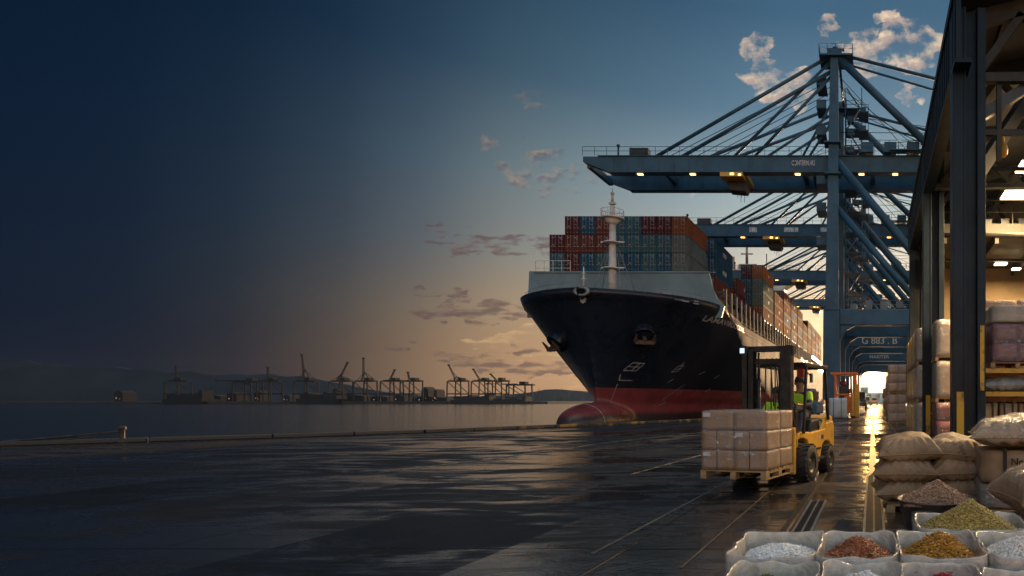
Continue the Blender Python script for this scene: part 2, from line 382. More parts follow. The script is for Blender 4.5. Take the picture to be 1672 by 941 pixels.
g_.prism(poly, 'z', -5.0, 0)
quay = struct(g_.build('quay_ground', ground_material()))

def kerb_material():
    m = bpy.data.materials.new('kerb paint'); m.use_nodes = True; nt = m.node_tree; g = G(nt); b = nt.nodes['Principled BSDF']
    v = g.node('ShaderNodeTexCoord').outputs['Object']; x, y, z = g.xyz(v)
    t = g.m('FRACT', g.m('DIVIDE', g.m('ADD', x, y), 3.2))
    f = g.m('MULTIPLY', g.ss(t, .35, .37), g.m('SUBTRACT', 1.0, g.ss(t, .93, .95)))
    f = g.m('MULTIPLY', f, g.ss(y, 30.0, 36.0)); f = g.m('MULTIPLY', f, g.ss(g.noise(v, 2.0, 5), .42, .58))
    g.put(b.inputs['Base Color'], g.mix(f, (.03, .03, .03), (.30, .17, .025))); b.inputs['Roughness'].default_value = .6
    return m
k = MB()
for (a, b), (c, d) in zip(EDGE[1:], EDGE[2:]):
    ln = math.hypot(c - a, d - b); n = max(1, int(ln / 2.2)) if d < 140 else 1
    for i in range(n):
        p = (a + (c - a) * i / n, b + (d - b) * i / n); q = (a + (c - a) * (i + .985) / n, b + (d - b) * (i + .985) / n)
        k.beam((p[0] + .22, p[1] - .12, .075), (q[0] + .22, q[1] - .12, .075), .42, .15)
struct(k.build('quay_kerb', kerb_material(), bevel=.03))

def water_material():
    m = bpy.data.materials.new('harbour water'); m.use_nodes = True; nt = m.node_tree; g = G(nt); b = nt.nodes['Principled BSDF']
    v = g.node('ShaderNodeTexCoord').outputs['Object']; x, y, z = g.xyz(v)
    b.inputs['Base Color'].default_value = (.012, .02, .026, 1); b.inputs['Roughness'].default_value = .14; b.inputs['IOR'].default_value = 1.33
    w = g.comb(g.m('MULTIPLY', x, .55), y, 0.0)
    h = g.m('ADD', g.m('MULTIPLY', g.noise(w, .18, 4, .6), .8), g.m('MULTIPLY', g.noise(w, 1.1, 4, .6), .18))
    bp = g.node('ShaderNodeBump'); bp.inputs['Strength'].default_value = .45; bp.inputs['Distance'].default_value = 1.0; g.put(bp.inputs['Height'], h)
    g.put(b.inputs['Normal'], bp.outputs[0]); return m
w_ = MB(); w_._add([(-6000, -300, -2.5), (4000, -300, -2.5), (4000, 9000, -2.5), (-6000, 9000, -2.5)], [(0, 1, 2, 3)])
struct(w_.build('harbour_water', water_material()))

land_m = mat('far land', (.035, .035, .04), .9, c2=(.022, .022, .026), scale=.02)
hill_m = mat('hill land', (.03, .042, .06), .95, c2=(.022, .032, .048), spec=.0, scale=.01)
fl = MB(); fl.prism([(-1500, 795), (-440, 800), (-430, 810), (-430, 1000), (-1500, 1000)], 'z', -6, 1.0)
struct(fl.build('far_shore', land_m))
fl = MB(); fl.prism([(-800, 1080), (-330, 1080), (200, 1090), (200, 1250), (-800, 1250)], 'z', -6, 1.4)
struct(fl.build('far_spit', land_m))
hm = MB()
prof = [(-200, 588), (60, 590), (180, 597), (230, 599), (262, 604), (330, 607), (370, 611), (428, 608), (466, 613), (500, 612), (540, 622), (590, 632), (640, 640), (700, 645), (790, 648), (860, 641), (905, 634), (950, 637), (985, 640), (1040, 645), (1200, 648), (1500, 650)]
def hz(px):
    for (a, b), (c, d) in zip(prof, prof[1:]):
        if a <= px <= c: return b + (d - b) * (px - a) / (c - a)
    return 650
def hillf(u, v):
    px = -190 + u * 1680; Yh = 1270 + v * 250
    r = math.sin(math.pi * min(1, v * 1.0))
    zz = (655 - hz(px)) * 1.36 * r * (1 + .10 * noise.noise((px * .03, v * 6, 3))) - 5 * (1 - r)
    return Vector(((px - 1425) * 1.4, Yh, zz))
hm.grid(hillf, 160, 10)
struct(hm.build('far_hills', hill_m))

# painted lines, rails, drains on the quay
def worn(name, c, under=(.045, .043, .04), thr=.42):
    m = mat(name, under, .45); nt = m.node_tree; g = G(nt); b = nt.nodes['Principled BSDF']
    v = g.node('ShaderNodeTexCoord').outputs['Object']
    f = g.ss(g.noise(v, 1.6, 6, .7), thr - .04, thr + .12); g.put(b.inputs['Base Color'], g.mix(f, under, c)); return m
paint_w = worn('worn pale line paint', (.26, .22, .15), thr=.47); paint_y = worn('worn yellow line paint', (.25, .13, .02), thr=.5)
def strip(name, pts, w, m, z=.004):
    b = MB()
    for p, q in zip(pts, pts[1:]):
        d = Vector((q[0] - p[0], q[1] - p[1], 0)).normalized(); n = Vector((-d.y, d.x, 0)) * w / 2
        b._add([(p[0] - n.x, p[1] - n.y, z), (p[0] + n.x, p[1] + n.y, z), (q[0] + n.x, q[1] + n.y, z), (q[0] - n.x, q[1] - n.y, z)], [(0, 1, 2, 3)])
    return struct(b.build(name, m))
strip('painted_line', [GP(620, 772)[:2], GP(800, 750)[:2], GP(1000, 722)[:2], GP(1148, 706)[:2], (-7.6, 60)], .13, paint_w)
strip('painted_line', [GP(1030, 775)[:2], GP(1150, 742)[:2], (-4.6, 40)], .07, paint_w)
strip('painted_line', [(-24, 15.5), (-15.2, 23), (-12.2, 31), (-10.6, 44), (-10.4, 80)], .12, paint_y)
strip('painted_line', [(1.15, 22), (1.0, 60)], .1, paint_y)
strip('painted_line', [(-2.75, 6), (-2.6, 20), (-2.6, 38)], .045, worn('worn grey line paint', (.10, .09, .08)))
rail_m = mat('polished rail steel', (.42, .34, .24), .25, .9, c2=(.2, .14, .09), scale=6)
rl = MB(); rl.box((-.97, 46, .012), (.035, 80, .016)); struct(rl.build('crane_rail', rail_m))
rl = MB(); rl.box((-1.0, 46, .003), (.14, 80, .002)); struct(rl.build('rail_groove', M['black']))
strip('slab_joint', [(-1.72, 5.5), (-1.72, 90)], .03, mat('joint steel', (.22, .17, .11), .4, .5), .005)
def grate(x0, x1, y0, y1, label, bars=.045):
    t = thing('drain_grate', label, 'drain grate', ((x0 + x1) / 2, y0, 0))
    w = x1 - x0; f = MB(); f.bb((-w / 2 - .03, 0, .002), (-w / 2, y1 - y0, .016)); f.bb((w / 2, 0, .002), (w / 2 + .03, y1 - y0, .016)); f.bb((-.012, 0, .003), (.012, y1 - y0, .014))
    f.build('frame', M['galv'], t)
    c = MB(); c.bb((-w / 2, 0, .002), (w / 2, y1 - y0, .004)); c.build('channel', M['black'], t)
    b = MB(); n = int((y1 - y0) / bars)
    for i in range(n): b.bb((-w / 2, i * bars, .005), (w / 2, i * bars + bars * .42, .012))
    b.build('grating', M['steel_dark'], t)
grate(-.085, .115, 4.9, 12.2, 'long slotted steel drain grate running along the wet lane')
grate(-.9, -.72, 6.6, 9.2, 'short dark slotted grate beside the polished rail')
strip('drain_cover', [(.0, 12.2), (.0, 90)], .16, mat('drain cover steel', (.12, .09, .06), .3, .6, c2=(.05, .04, .03), scale=2))
# ------------------------------------------------------------------ container ship
def link(name, me, parent, loc=(0, 0, 0), rz=0, scale=None):
    o = bpy.data.objects.new(name, me); COL.objects.link(o); o.parent = parent; o.location = loc; o.rotation_euler = (0, 0, rz)
    if scale: o.scale = scale
    return o
SX, BEAM = -38.0, 15.5
def lerp(a, b, t): return a + (b - a) * t
def clamp(x, a=0., b=1.): return max(a, min(b, x))
def sstep(a, b, x): t = clamp((x - a) / (b - a)); return t * t * (3 - 2 * t)
STEM = [(-6, 86), (-3, 85.2), (0, 84.6), (3, 83.9), (5.2, 83.4), (8, 82.6), (11, 81.5), (14, 80.3), (16.8, 79.0)]
def stem(z):
    if z <= STEM[0][0]: return STEM[0][1]
    for (a, b), (c, d) in zip(STEM, STEM[1:]):
        if a <= z <= c: return lerp(b, d, (z - a) / (c - a))
    return STEM[-1][1]
def sheer(y): return 1.5 * sstep(88, 112, y)
def half(y, z):
    """hull half breadth at height z (sheer removed)"""
    z0 = z + sheer(y) * clamp(z / 16)
    k = clamp((z0 - 1) / 14.5); L = lerp(72, 24, k ** .62); s = y - stem(z0)
    if s <= 0: return 0
    t = clamp(s / L); a = lerp(2.0, 3.0, k); c = lerp(.95, .72, k)
    b = BEAM * (1 - (1 - t) ** a) ** c
    return b * lerp(1, .8, clamp((-z) / 6))
ship = thing('container_ship', 'huge container ship with dark blue hull and red bulbous bow at the quay', 'ship', (SX, 80, 0))
SY = 80
hb = MB(); zs = [-6, -4, -2.5, -1, 0, 1, 2, 3, 4, 5, 6, 7, 8, 9, 10, 11, 12, 13, 14, 15, 16.3]
def side(sg):
    def f(u, v):
        i = v * (len(zs) - 1); z0 = zs[int(round(i))]; ys = stem(z0)
        y = ys + (150 - ys) * u ** 1.9
        z = z0 - sheer(y) * clamp(z0 / 16)
        return Vector((sg * half(y, z), y - SY, z))
    return f
nu, nv = 60, len(zs) - 1
fa = [[side(-1)(i / nu, j / nv) for j in range(nv + 1)] for i in range(nu + 1)]
fb = [[side(1)(i / nu, j / nv) for j in range(nv + 1)] for i in range(nu + 1)]
for grd in (fa, fb): hb.grid(lambda u, v, q=grd: q[int(round(u * nu))][int(round(v * nv))], nu, nv)
for j in (0, nv): hb.grid(lambda u, v, j=j: fa[int(round(u * nu))][j].lerp(fb[int(round(u * nu))][j], v), nu, 1)
hb.grid(lambda u, v: fa[nu][int(round(u * nv))].lerp(fb[nu][int(round(u * nv))], v), nv, 1)
bl = MB()
def bulb(u, v):
    a = 2 * math.pi * u; t = v
    y = 75.6 + 26 * t
    r = (1 - (1 - min(1, t / .30)) ** 2.2) ** .55
    r *= lerp(1, .7, clamp((t - .35) / .65))
    return Vector((3.25 * r * math.cos(a), y - SY, -1.45 + 2.75 * r * math.sin(a)))
bl.grid(bulb, 32, 30)
bl._add([bulb(i / 32, 1) for i in range(32)], [tuple(range(32))])
me = bpy.data.meshes.new('x'); me.from_pydata(hb.v + bl.v, [], hb.f + [tuple(i + len(hb.v) for i in q) for q in bl.f])
bm = bmesh.new(); bm.from_mesh(me); bmesh.ops.remove_doubles(bm, verts=bm.verts, dist=.002); bmesh.ops.recalc_face_normals(bm, faces=bm.faces); bm.to_mesh(me); bm.free()
tmp = bpy.data.objects.new('x', me); COL.objects.link(tmp)
rm = tmp.modifiers.new('r', 'REMESH'); rm.mode = 'VOXEL'; rm.voxel_size = .3; rm.use_smooth_shade = True
sm = tmp.modifiers.new('s', 'SMOOTH'); sm.iterations = 14; sm.factor = .5
hull_me = bpy.data.meshes.new_from_object(tmp.evaluated_get(bpy.context.evaluated_depsgraph_get())); bpy.data.objects.remove(tmp)
# straight after body joined on
bm = bmesh.new(); bm.from_mesh(hull_me)
def bm_box(lo, hi):
    vs = [bm.verts.new((x, y, z)) for x in (lo[0], hi[0]) for y in (lo[1], hi[1]) for z in (lo[2], hi[2])]
    for q in [(0, 1, 3, 2), (4, 6, 7, 5), (0, 4, 5, 1), (2, 3, 7, 6), (0, 2, 6, 4), (1, 5, 7, 3)]: bm.faces.new([vs[i] for i in q])
bm_box((-15.42, 149.7 - SY, -6), (15.42, 345 - SY, 14.25))
bm.to_mesh(hull_me); bm.free()
def hull_material():
    m = bpy.data.materials.new('hull paint'); m.use_nodes = True; nt = m.node_tree; g = G(nt); b = nt.nodes['Principled BSDF']
    v = g.node('ShaderNodeTexCoord').outputs['Object']; x, y, z = g.xyz(v)
    n = g.noise(v, .25, 6, .65); st = g.noise(g.comb(x, y, g.m('MULTIPLY', z, .12)), 1.3, 5, .7)
    red = g.mix(g.ss(n, .4, .65), (.26, .052, .06), (.17, .036, .042)); red = g.mix(g.m('MULTIPLY', g.ss(st, .55, .75), .5), red, (.22, .12, .10))
    red = g.mix(g.ss(z, .1, -.8), red, (.05, .03, .028))
    blk = g.mix(g.ss(n, .4, .65), (.008, .012, .024), (.012, .016, .028)); blk = g.mix(g.m('MULTIPLY', g.ss(st, .58, .74), .4), blk, (.04, .042, .05)); blk = g.mix(g.m('MULTIPLY', g.m('MULTIPLY', g.ss(g.noise(g.comb(x, y, g.m('MULTIPLY', z, .1)), 2.2, 6, .7), .60, .72), g.ss(z, 14.0, 4.0)), .35), blk, (.07, .035, .02))
    g.put(b.inputs['Base Color'], g.mix(g.m('GREATER_THAN', z, 3.35), red, blk))
    aft = g.ss(y, 10.0, 22.0)
    g.put(b.inputs['Roughness'], g.m('ADD', g.m('ADD', .16, g.m('MULTIPLY', aft, .5)), g.m('MULTIPLY', n, .24)))
    g.put(b.inputs['Specular IOR Level'], g.m('SUBTRACT', .45, g.m('MULTIPLY', aft, .435)))
    bp = g.node('ShaderNodeBump'); bp.inputs['Strength'].default_value = .25; bp.inputs['Distance'].default_value = .3; 
    def seam(c, per, w):
        t = g.m('ABSOLUTE', g.m('SUBTRACT', g.m('FRACT', g.m('DIVIDE', c, per)), .5)); return g.ss(t, .5 - w / per, .5)
    sm_ = g.m('MAXIMUM', seam(z, 2.3, .07), seam(g.m('ADD', y, g.m('MULTIPLY', g.m('FLOOR', g.m('DIVIDE', z, 2.3)), 3.1)), 7.0, .07))
    g.put(bp.inputs['Height'], g.m('ADD', g.noise(g.comb(x, y, g.m('MULTIPLY', z, .5)), .35, 3, .5), g.m('MULTIPLY', sm_, .12))); g.put(b.inputs['Normal'], bp.outputs[0])
    return m
hull_m = hull_material(); hull_me.materials.clear(); hull_me.materials.append(hull_m)
hull = bpy.data.objects.new('hull', hull_me); COL.objects.link(hull); hull.parent = ship
# bulwark: crisp plate following the deck edge, stepping down behind the breakwater
bw = MB()
def btop(y): return 16.2 - .68 * sheer(y) - 1.3 * sstep(95, 98, y)
def bwf(sg, inner):
    def f(u, v):
        y = 78.9 + (150 - 78.9) * u ** 1.9; zb = 14.7 - sheer(y); zt = max(btop(y), zb + .05)
        h = half(y, zb + (zt - zb) * v) + .06 + .04 * v - (.16 if inner else 0)
        return Vector((sg * max(0, h), y - SY - .1 * v, zb + (zt - zb) * v))
    return f
for sg in (-1, 1):
    for inner in (0, 1): bw.grid(bwf(sg, inner), 90, 2)
    bw.grid(lambda u, v, sg=sg: bwf(sg, 0)(u, 1).lerp(bwf(sg, 1)(u, 1), v), 90, 1)
bw.build('bulwark', hull_m, ship)
dk = MB(); dk.grid(lambda u, v: Vector((lerp(-1, 1, v) * half(79.3 + 70 * u, 15.3 - sheer(79.3 + 70 * u)), 79.3 + 70 * u - SY, 15.0 - sheer(79.3 + 70 * u))), 60, 8)
dk.build('deck', M['steel_dark'], ship)

def hull_hit(px, py):
    y = 74.0
    while y < 150:
        p = P(px, py, y)
        if abs(p.x - SX) < half(y, p.z) or (p.z < 1.2 and abs(p.x - SX) < 0): return p
        y += .02
    return P(px, py, 100)
def loc(p): return Vector((p[0] - SX, p[1] - SY, p[2]))
def hull_n(p):
    s = 1 if p.x > SX else -1
    e = .3; dy = (half(p.y + e, p.z) - half(p.y - e, p.z)) / (2 * e); dz = (half(p.y, p.z + e) - half(p.y, p.z - e)) / (2 * e)
    return Vector((s, -dy, -dz)).normalized()
# breakwater
b = MB(); Yb = 93.2
pts = [P(864, 443, Yb), P(1157, 443, Yb), P(1161, 458, Yb), P(1165, 474, Yb), P(1172, 488, Yb), P(1183, 500, Yb)]
poly = [(p.x - SX, p.z) for p in pts] + [(15.0, 14.2), (-14.6, 14.2)]
b.prism(poly, 'y', Yb - SY, Yb - SY + .35)
bwm = b.build('breakwater', M['shipgrey'], ship)
b = MB(); b.box((0.2, Yb - SY - .12, 21.05), (27.6, .25, .12)); b.build('trim', M['shipgrey'], bwm)
b = MB()
b.box((11.9, Yb - SY - .02, 16.6), (.5, .06, .6)); b.build('vent', M['black'], bwm)
def railing(pts, h, mt, parent, step=1.5, r=.035, rails=(1, .5), n=5):
    b = MB(); pts = [Vector(p) for p in pts]
    for a, c in zip(pts, pts[1:]):
        ln = (c - a).length; k = max(1, round(ln / step))
        for i in range(k + 1):
            p = a.lerp(c, i / k); b.cyl(p, p + Vector((0, 0, h)), r, n=n, cap=False)
        for f in rails: b.cyl(a + Vector((0, 0, h * f)), c + Vector((0, 0, h * f)), r, n=n, cap=False)
    return b.build('railing', mt, parent)
rp = [Vector(((half(y, 15.8 - sheer(y)) - .5), y - SY, btop(y) - .35)) for y in (80.2, 81.5, 83, 85, 88, 92)]
railing([(-p.x, p.y, p.z) for p in rp][::-1] + rp, 1.1, M['galv'], ship, 1.6, .025)
railing([(-14.4, Yb - SY + 2, 21), (-9, Yb - SY + 2, 21)], 2.3, M['white'], ship, 1.5, .05)
# foremast
f = MB(); fx, fy = loc(P(1000, 466, 88)).xy
f.cyl((fx, fy, 14.6), (fx, fy, 27.8), .6, .42, 16); mast = f.build('foremast', M['white'], ship)
f = MB()
for z, r in ((20.4, 1.0), (24.1, 1.0)): f = MB(); f.cyl((fx, fy - .3, z), (fx, fy - .3, z + .16), r * 1.1, n=16); f.beam((fx - 1.7, fy, z + .24), (fx + 1.7, fy, z + .24), .16, .2); f.build('platform', M['white'], mast)
f = MB()
f.cyl((fx, fy, 26.8), (fx, fy, 27.6), .42, 1.2, 16); f.cyl((fx, fy, 27.6), (fx, fy, 27.8), 1.6, n=18); f.build('platform', M['white'], mast)
ring = [(fx + 1.55 * math.cos(a * math.pi / 6), fy + 1.55 * math.sin(a * math.pi / 6), 27.8) for a in range(13)]
railing(ring, 1.1, M['white'], mast, 1, .04)
f = MB(); f.cyl((fx, fy, 27.8), (fx, fy, 29.6), .42, .3, 12); f.box((fx, fy, 29.9), (.9, .5, .3)); f.cyl((fx, fy, 30), (fx, fy, 31.2), .22, .16); f.blob((fx, fy, 31.3), .28, 6); f.cyl((fx, fy, 31.3), (fx, fy, 32), .06); f.build('mast_light', M['white'], mast)
f = MB()
for dx in (-1, 1):
    f.cyl((fx + dx * .6, fy, 24), (fx + dx * 3.2, fy + 3, 15), .05, n=5); f.cyl((fx + dx * .6, fy, 24), (fx + dx * 2.2, fy - 2, 15.6), .05, n=5); f.cyl((fx + dx * .7, fy, 20.4), (fx + dx * 4.2, fy + 1.5, 15), .045, n=5)
f.build('stay', M['galv'], mast)
f = MB(); p = loc(P(953, 468, 80.3)); f.cyl(p, p + Vector((0, 0, 2.6)), .16, .06, 8); f.box(p + Vector((0, 0, 1.0)), (.5, .3, .12)); f.box(p + Vector((0, 0, 1.7)), (.35, .3, .12)); f.build('jackstaff', M['white'], ship)
# stem fairlead and badge
f = MB(); p = hull_hit(952, 477); q = loc(p) + Vector((0, -.35, 0)); f.lathe([(.45, -.25), (.8, -.25), (.8, .25), (.45, .25), (.45, -.25)], (0, 0, 0), 20, 'y')
f.v = [(x * 1.35 + q.x, y + q.y, z * .8 + q.z) for x, y, z in f.v]; f.build('fairlead', M['galv'], ship, label='oval steel fairlead on the bow rim')
f = MB(); q = loc(hull_hit(953, 491)) + Vector((0, -.18, 0)); f.prism([(q.x - .45, q.z + .3), (q.x, q.z + .42), (q.x + .45, q.z + .3), (q.x + .3, q.z - .2), (q.x, q.z - .45), (q.x - .3, q.z - .2)], 'y', q.y - .05, q.y + .3); f.build('bow_badge', M['galv'], ship)
# anchors in their bolsters
def anchor(px, py):
    p = hull_hit(px, py); n = hull_n(p); ax = (n + Vector((0, -.35, -.55))).normalized(); q = loc(p)
    f = MB(); f.cyl(q - ax * 2.2, q + ax * .9, 1.75, 1.45, 24); f.cyl(q + ax * .9, q + ax * 1.05, 1.45, 1.1, 24, False); bo = f.build('anchor_bolster', hull_m, ship)
    side = ax.cross(Vector((0, 0, 1))).normalized(); up = side.cross(ax)
    f = MB(); f.beam(q + ax * .6, q + ax * 1.7, .5, .5); c = q + ax * 1.6 - up * .3
    f.beam(c - side * 1.25, c + side * 1.25, .6, .6)
    for s in (-1, 1): f.beam(c + side * s * 1.2, c + side * s * 1.25 + up * 1.35 - ax * .1, .62, .4, .16, .18)
    f.build('anchor', mat('rusty anchor iron', (.06, .05, .05), .7, .3, c2=(.14, .06, .03), scale=2) if 'anchor' not in M else M['anchor'], ship, bevel=.05)
M['anchor'] = mat('rusty anchor iron', (.05, .045, .045), .7, .3, c2=(.14, .06, .03), scale=2)
anchor(1050, 545); anchor(914, 556)
# writing and marks on the hull
def on_hull(me, p0, mt, name, slant=0):
    sg = 1 if p0.x > SX else -1
    for v in me.vertices:
        y = p0.y + v.co.x * sg; z = p0.z + v.co.y + slant * v.co.x
        v.co = Vector((sg * (half(y, z) + .13), y - SY, z))
    me.materials.clear(); me.materials.append(mt); o = bpy.data.objects.new(name, me); COL.objects.link(o); o.parent = ship; return o
mark_m = mat('white hull mark paint', (.42, .43, .45), .5, c2=(.25, .26, .28), scale=2)
def dense(me, mx=.6):
    bm = bmesh.new(); bm.from_mesh(me); bmesh.ops.triangulate(bm, faces=bm.faces)
    for _ in range(3):
        es = [e for e in bm.edges if e.calc_length() > mx]
        if es: bmesh.ops.subdivide_edges(bm, edges=es, cuts=1); bmesh.ops.triangulate(bm, faces=bm.faces)
    bm.to_mesh(me); bm.free(); return me
p0 = hull_hit(1147, 520); p1 = hull_hit(1214, 541); pm = (p0 + p1) / 2
me = text_mesh('LAMAVIRDOODRIL', 1, 0, .012); w = max(v.co.x for v in me.vertices) - min(v.co.x for v in me.vertices)
for v in me.vertices: v.co.x *= (p1.y - p0.y) / w; v.co.y *= 1.15
on_hull(dense(me), pm, mark_m, 'ship_name', (p1.z - p0.z) / (p1.y - p0.y))
def mark(px, py, segs, th=.085):
    """segs in metres: x aft, z up, from the point seen at px, py"""
    p0 = hull_hit(px, py); b = MB()
    for (x0, z0, x1, z1) in segs:
        d = Vector((x1 - x0, z1 - z0)); n = Vector((-d.y, d.x)).normalized() * th / 2; k = max(1, int(d.length / .5))
        for i in range(k):
            a = Vector((x0, z0)) + d * i / k; c = Vector((x0, z0)) + d * (i + 1) / k
            b._add([(a.x - n.x, a.y - n.y, 0), (c.x - n.x, c.y - n.y, 0), (c.x + n.x, c.y + n.y, 0), (a.x + n.x, a.y + n.y, 0)], [(0, 1, 2, 3)])
    return on_hull(b.mesh('hull_mark'), p0, mark_m, 'hull_mark')
mark(1016, 605, [(0, 0, 1.6, 0), (1.6, 0, 2.1, 1.1), (2.1, 1.1, .6, 1.1), (.6, 1.1, 0, 0), (.4, .55, 1.8, .55), (1, 0, 1.5, 1.1)])
mark(1009, 621, [(0, 0, 1.8, 0), (0, 0, -.1, .8)])
mark(1095, 608, [(0, 0, .9, .2), (.9, .2, 1.2, 1.1), (1.2, 1.1, .3, .9), (.3, .9, 0, 0), (.7, .9, .9, 1.6), (.2, .4, 1, .6)])
for px, py in ((1088, 625), (1075, 662), (1140, 612), (1165, 618), (1150, 640)): mark(px, py, [(0, 0, .7, .55)], .1)
mark(1078, 655, [(0, 0, 2.2, 2.6)], .07); mark(996, 655, [(0, 0, .1, 2.4)], .07)
for px in (1070, 1080, 1100, 1112, 1130): mark(px, 482 + (px - 1070) * .22, [(0, 0, .9, 0), (0, .35, .7, .35)], .16)
# draught-mark ring on the bulb
f = MB(); f.grid(lambda u, v: (lambda q: Vector((q[0] * 1.012, q[1], -1.45 + (q[2] + 1.45) * 1.015)))(bulb(u, .17 + .006 * v)), 48, 1); f.build('draught_band', mark_m, ship)
# deck gear, hatch coamings and lashing posts between hull and containers
f = MB(); f.bb((-14, 100 - SY, 14), (12.4, 345 - SY, 18.4)); f.build('hatch_coaming', M['steel_dark'], ship)
f = MB(); f.bb((14.0, 0, 13.6), (14.35, .4, 19.6)); f.bb((12.3, .02, 18.9), (14.0, .36, 19.3)); f.box((14.17, .2, 16.2), (.5, .5, .2)); lp = f.mesh('lashing_post'); lp.materials.append(M['post'])
y = 99
while y < 240: link('lashing_post', lp, ship, (0, y - SY, 0)); y += 3.82
railing([(14.9, 97 - SY, 14.1), (14.9, 200 - SY, 14.1)], 1.2, M['post'], ship, 2.4, .05)
f = MB()
for i, y in enumerate((97.5, 100, 102.6, 105.5)): f.cyl((14.2 - i * .0, y - SY, 14), (14.2, y - SY, 15.4), .35, n=10); f.cyl((13.6, y - SY - .6, 14.9), (13.6, y - SY + .6, 14.9), .55, n=12)
f.build('mooring_winch', M['galv'], ship)
# bridge far aft
f = MB(); by = 200 - SY
f.prism([(-14, 36.5), (8.5, 36.5), (9.5, 38.5), (14.2, 41.6), (14.2, 44.6), (-14, 44.6)], 'y', by, by + 4)
f.bb((-12, by + .5, 16), (9, by + 12, 36.6)); br = f.build('bridge', M['white'], ship)
f = MB(); f.prism([(9.3, 37.6), (14.4, 41.0), (14.4, 42.0), (9.3, 38.7)], 'y', by - .15, by + 1.5); f.build('lit_wing_edge', M['yellow'], br)  # yellow light along the wing's lower edge, put in as a coloured strip
f = MB(); f.bb((-6, by + 1, 44.6), (0, by + 5, 46.5)); f.cyl((-3.5, by + 2, 46), (-3.5, by + 2, 56), .5, .3, 8); f.beam((-5.5, by + 2, 50), (-1.5, by + 2, 50), .4); f.beam((-5, by + 2, 53), (-2, by + 2, 53), .35)
f.bb((-9, by + 1.5, 44.6), (-7.4, by + 4, 49)); f.cyl((3, by + 2, 44.6), (3, by + 2, 50), .2, n=6); f.build('radar_mast', M['galv'], br)
railing([(-14, by + .2, 44.6), (14.1, by + .2, 44.6)], 1.3, M['galv'], br, 2, .06)
f = MB()
for x in (-10, -6, -2, 2, 6, 10): f.bb((x, by - .04, 42.2), (x + 2.6, by + .02, 43.6))
f.build('bridge_window', M['black'], br)

# ------------------------------------------------------------------ containers
CL, CW, CH = 13.7, 2.44, 2.93
def corrug(n, amp, length):
    """zig-zag offsets along a length"""
    out = []; s = length / n
    for i in range(n): out += [(i * s, 0), (i * s + s * .32, 0), (i * s + s * .5, -amp), (i * s + s * .82, -amp)]
    return out + [(length, 0)]
def cont_meshes():
    b = MB(); hw = CW / 2
    prof = corrug(34, .07, CL - .3)
    for sg in (-1, 1):                       # corrugated long sides, y from door end back
        for (a, o1), (c, o2) in zip(prof, prof[1:]):
            b._add([(sg * (hw - .03 + o1), .15 + a, .16), (sg * (hw - .03 + o2), .15 + c, .16), (sg * (hw - .03 + o2), .15 + c, CH - .14), (sg * (hw - .03 + o1), .15 + a, CH - .14)], [(0, 1, 2, 3)])
        b.bb((sg * hw - .06 if sg > 0 else -hw, 0, 0), (hw if sg > 0 else -hw + .06, CL, .16)); b.bb((sg * hw - .06 if sg > 0 else -hw, 0, CH - .14), (hw if sg > 0 else -hw + .06, CL, CH))
        for y in (0, CL - .15): b.bb((hw - .14 if sg > 0 else -hw, y, .16), (hw if sg > 0 else -hw + .14, y + .15, CH - .14))
    b.bb((-hw + .06, .03, CH - .10), (hw - .06, CL - .03, CH - .03)); b.bb((-hw + .06, .1, .05), (hw - .06, CL - .1, .15))
    b.bb((-hw + .14, CL - .1, .15), (hw - .14, CL - .04, CH - .1)); b.bb((-hw + .06, .02, CH - .15), (hw - .06, .12, CH - .005)); b.bb((-hw + .06, .02, .005), (hw - .06, .12, .16))
    d = MB(); w = hw - .15
    d.bb((0.012, .05, .17), (w, .1, CH - .16))
    for i in range(3): d.bb((.1 + i * .33, .028, .25), (.3 + i * .33, .052, CH - .25))
    l = MB()
    for x in (.28, .78): l.cyl((x, 0.0, .12), (x, 0.0, CH - .1), .035, n=6); l.bb((x - .06, -.03, .95), (x + .3, 0.03, 1.03)); l.bb((x - .07, -.02, .2), (x + .07, .05, .34)); l.bb((x - .07, -.02, CH - .36), (x + .07, .05, CH - .22))
    c = MB()
    for x in (-hw, hw - .17):
        for z in (-.004, CH - .116): c.bb((x - .004, -.012, z), (x + .174, .17, z + .12)); c.bb((x - .004, CL - .17, z), (x + .174, CL + .012, z + .12))
    lg = MB(); lg.bb((-.55, 0, -.012), (-.15, .45, .012))
    return b.mesh('body'), d.mesh('door'), l.mesh('locking_bar'), c.mesh('corner_casting')
cm_body, cm_door, cm_bar, cm_cast = cont_meshes()
CMESH = {}
def cont_mesh(kind, col):
    key = (kind, col)
    if key not in CMESH:
        me = {'body': cm_body, 'door': cm_door, 'bar': cm_bar, 'cast': cm_cast}[kind].copy()
        me.materials.clear(); me.materials.append(M['cont'][col] if kind != 'bar' else M['galv']); CMESH[key] = me
    return CMESH[key]
LOGO = {}
mk_ = MB(); random.seed(9)
for x0, x1, z0, z1 in ((.25, .85, 2.42, 2.52), (.45, .85, 2.26, 2.34), (.6, .85, 2.05, 2.16), (.35, .8, 1.55, 1.62), (-.85, -.5, 2.38, 2.52), (-.8, -.45, 1.2, 1.36)): mk_.bb((x0, .018, z0), (x1, .026, z1))
MARK = mk_.mesh('marking'); MARK.materials.append(mat('container stencil', (.30, .32, .33), .6, c2=(.12, .12, .12), scale=6))
def logo_mesh(txt):
    if txt not in LOGO:
        me = text_mesh(txt, 1.0, .01, .03); me.materials.append(mat('container lettering', (.6, .6, .58), .5)); LOGO[txt] = me
    return LOGO[txt]
GC = 'containers stacked on the ship'
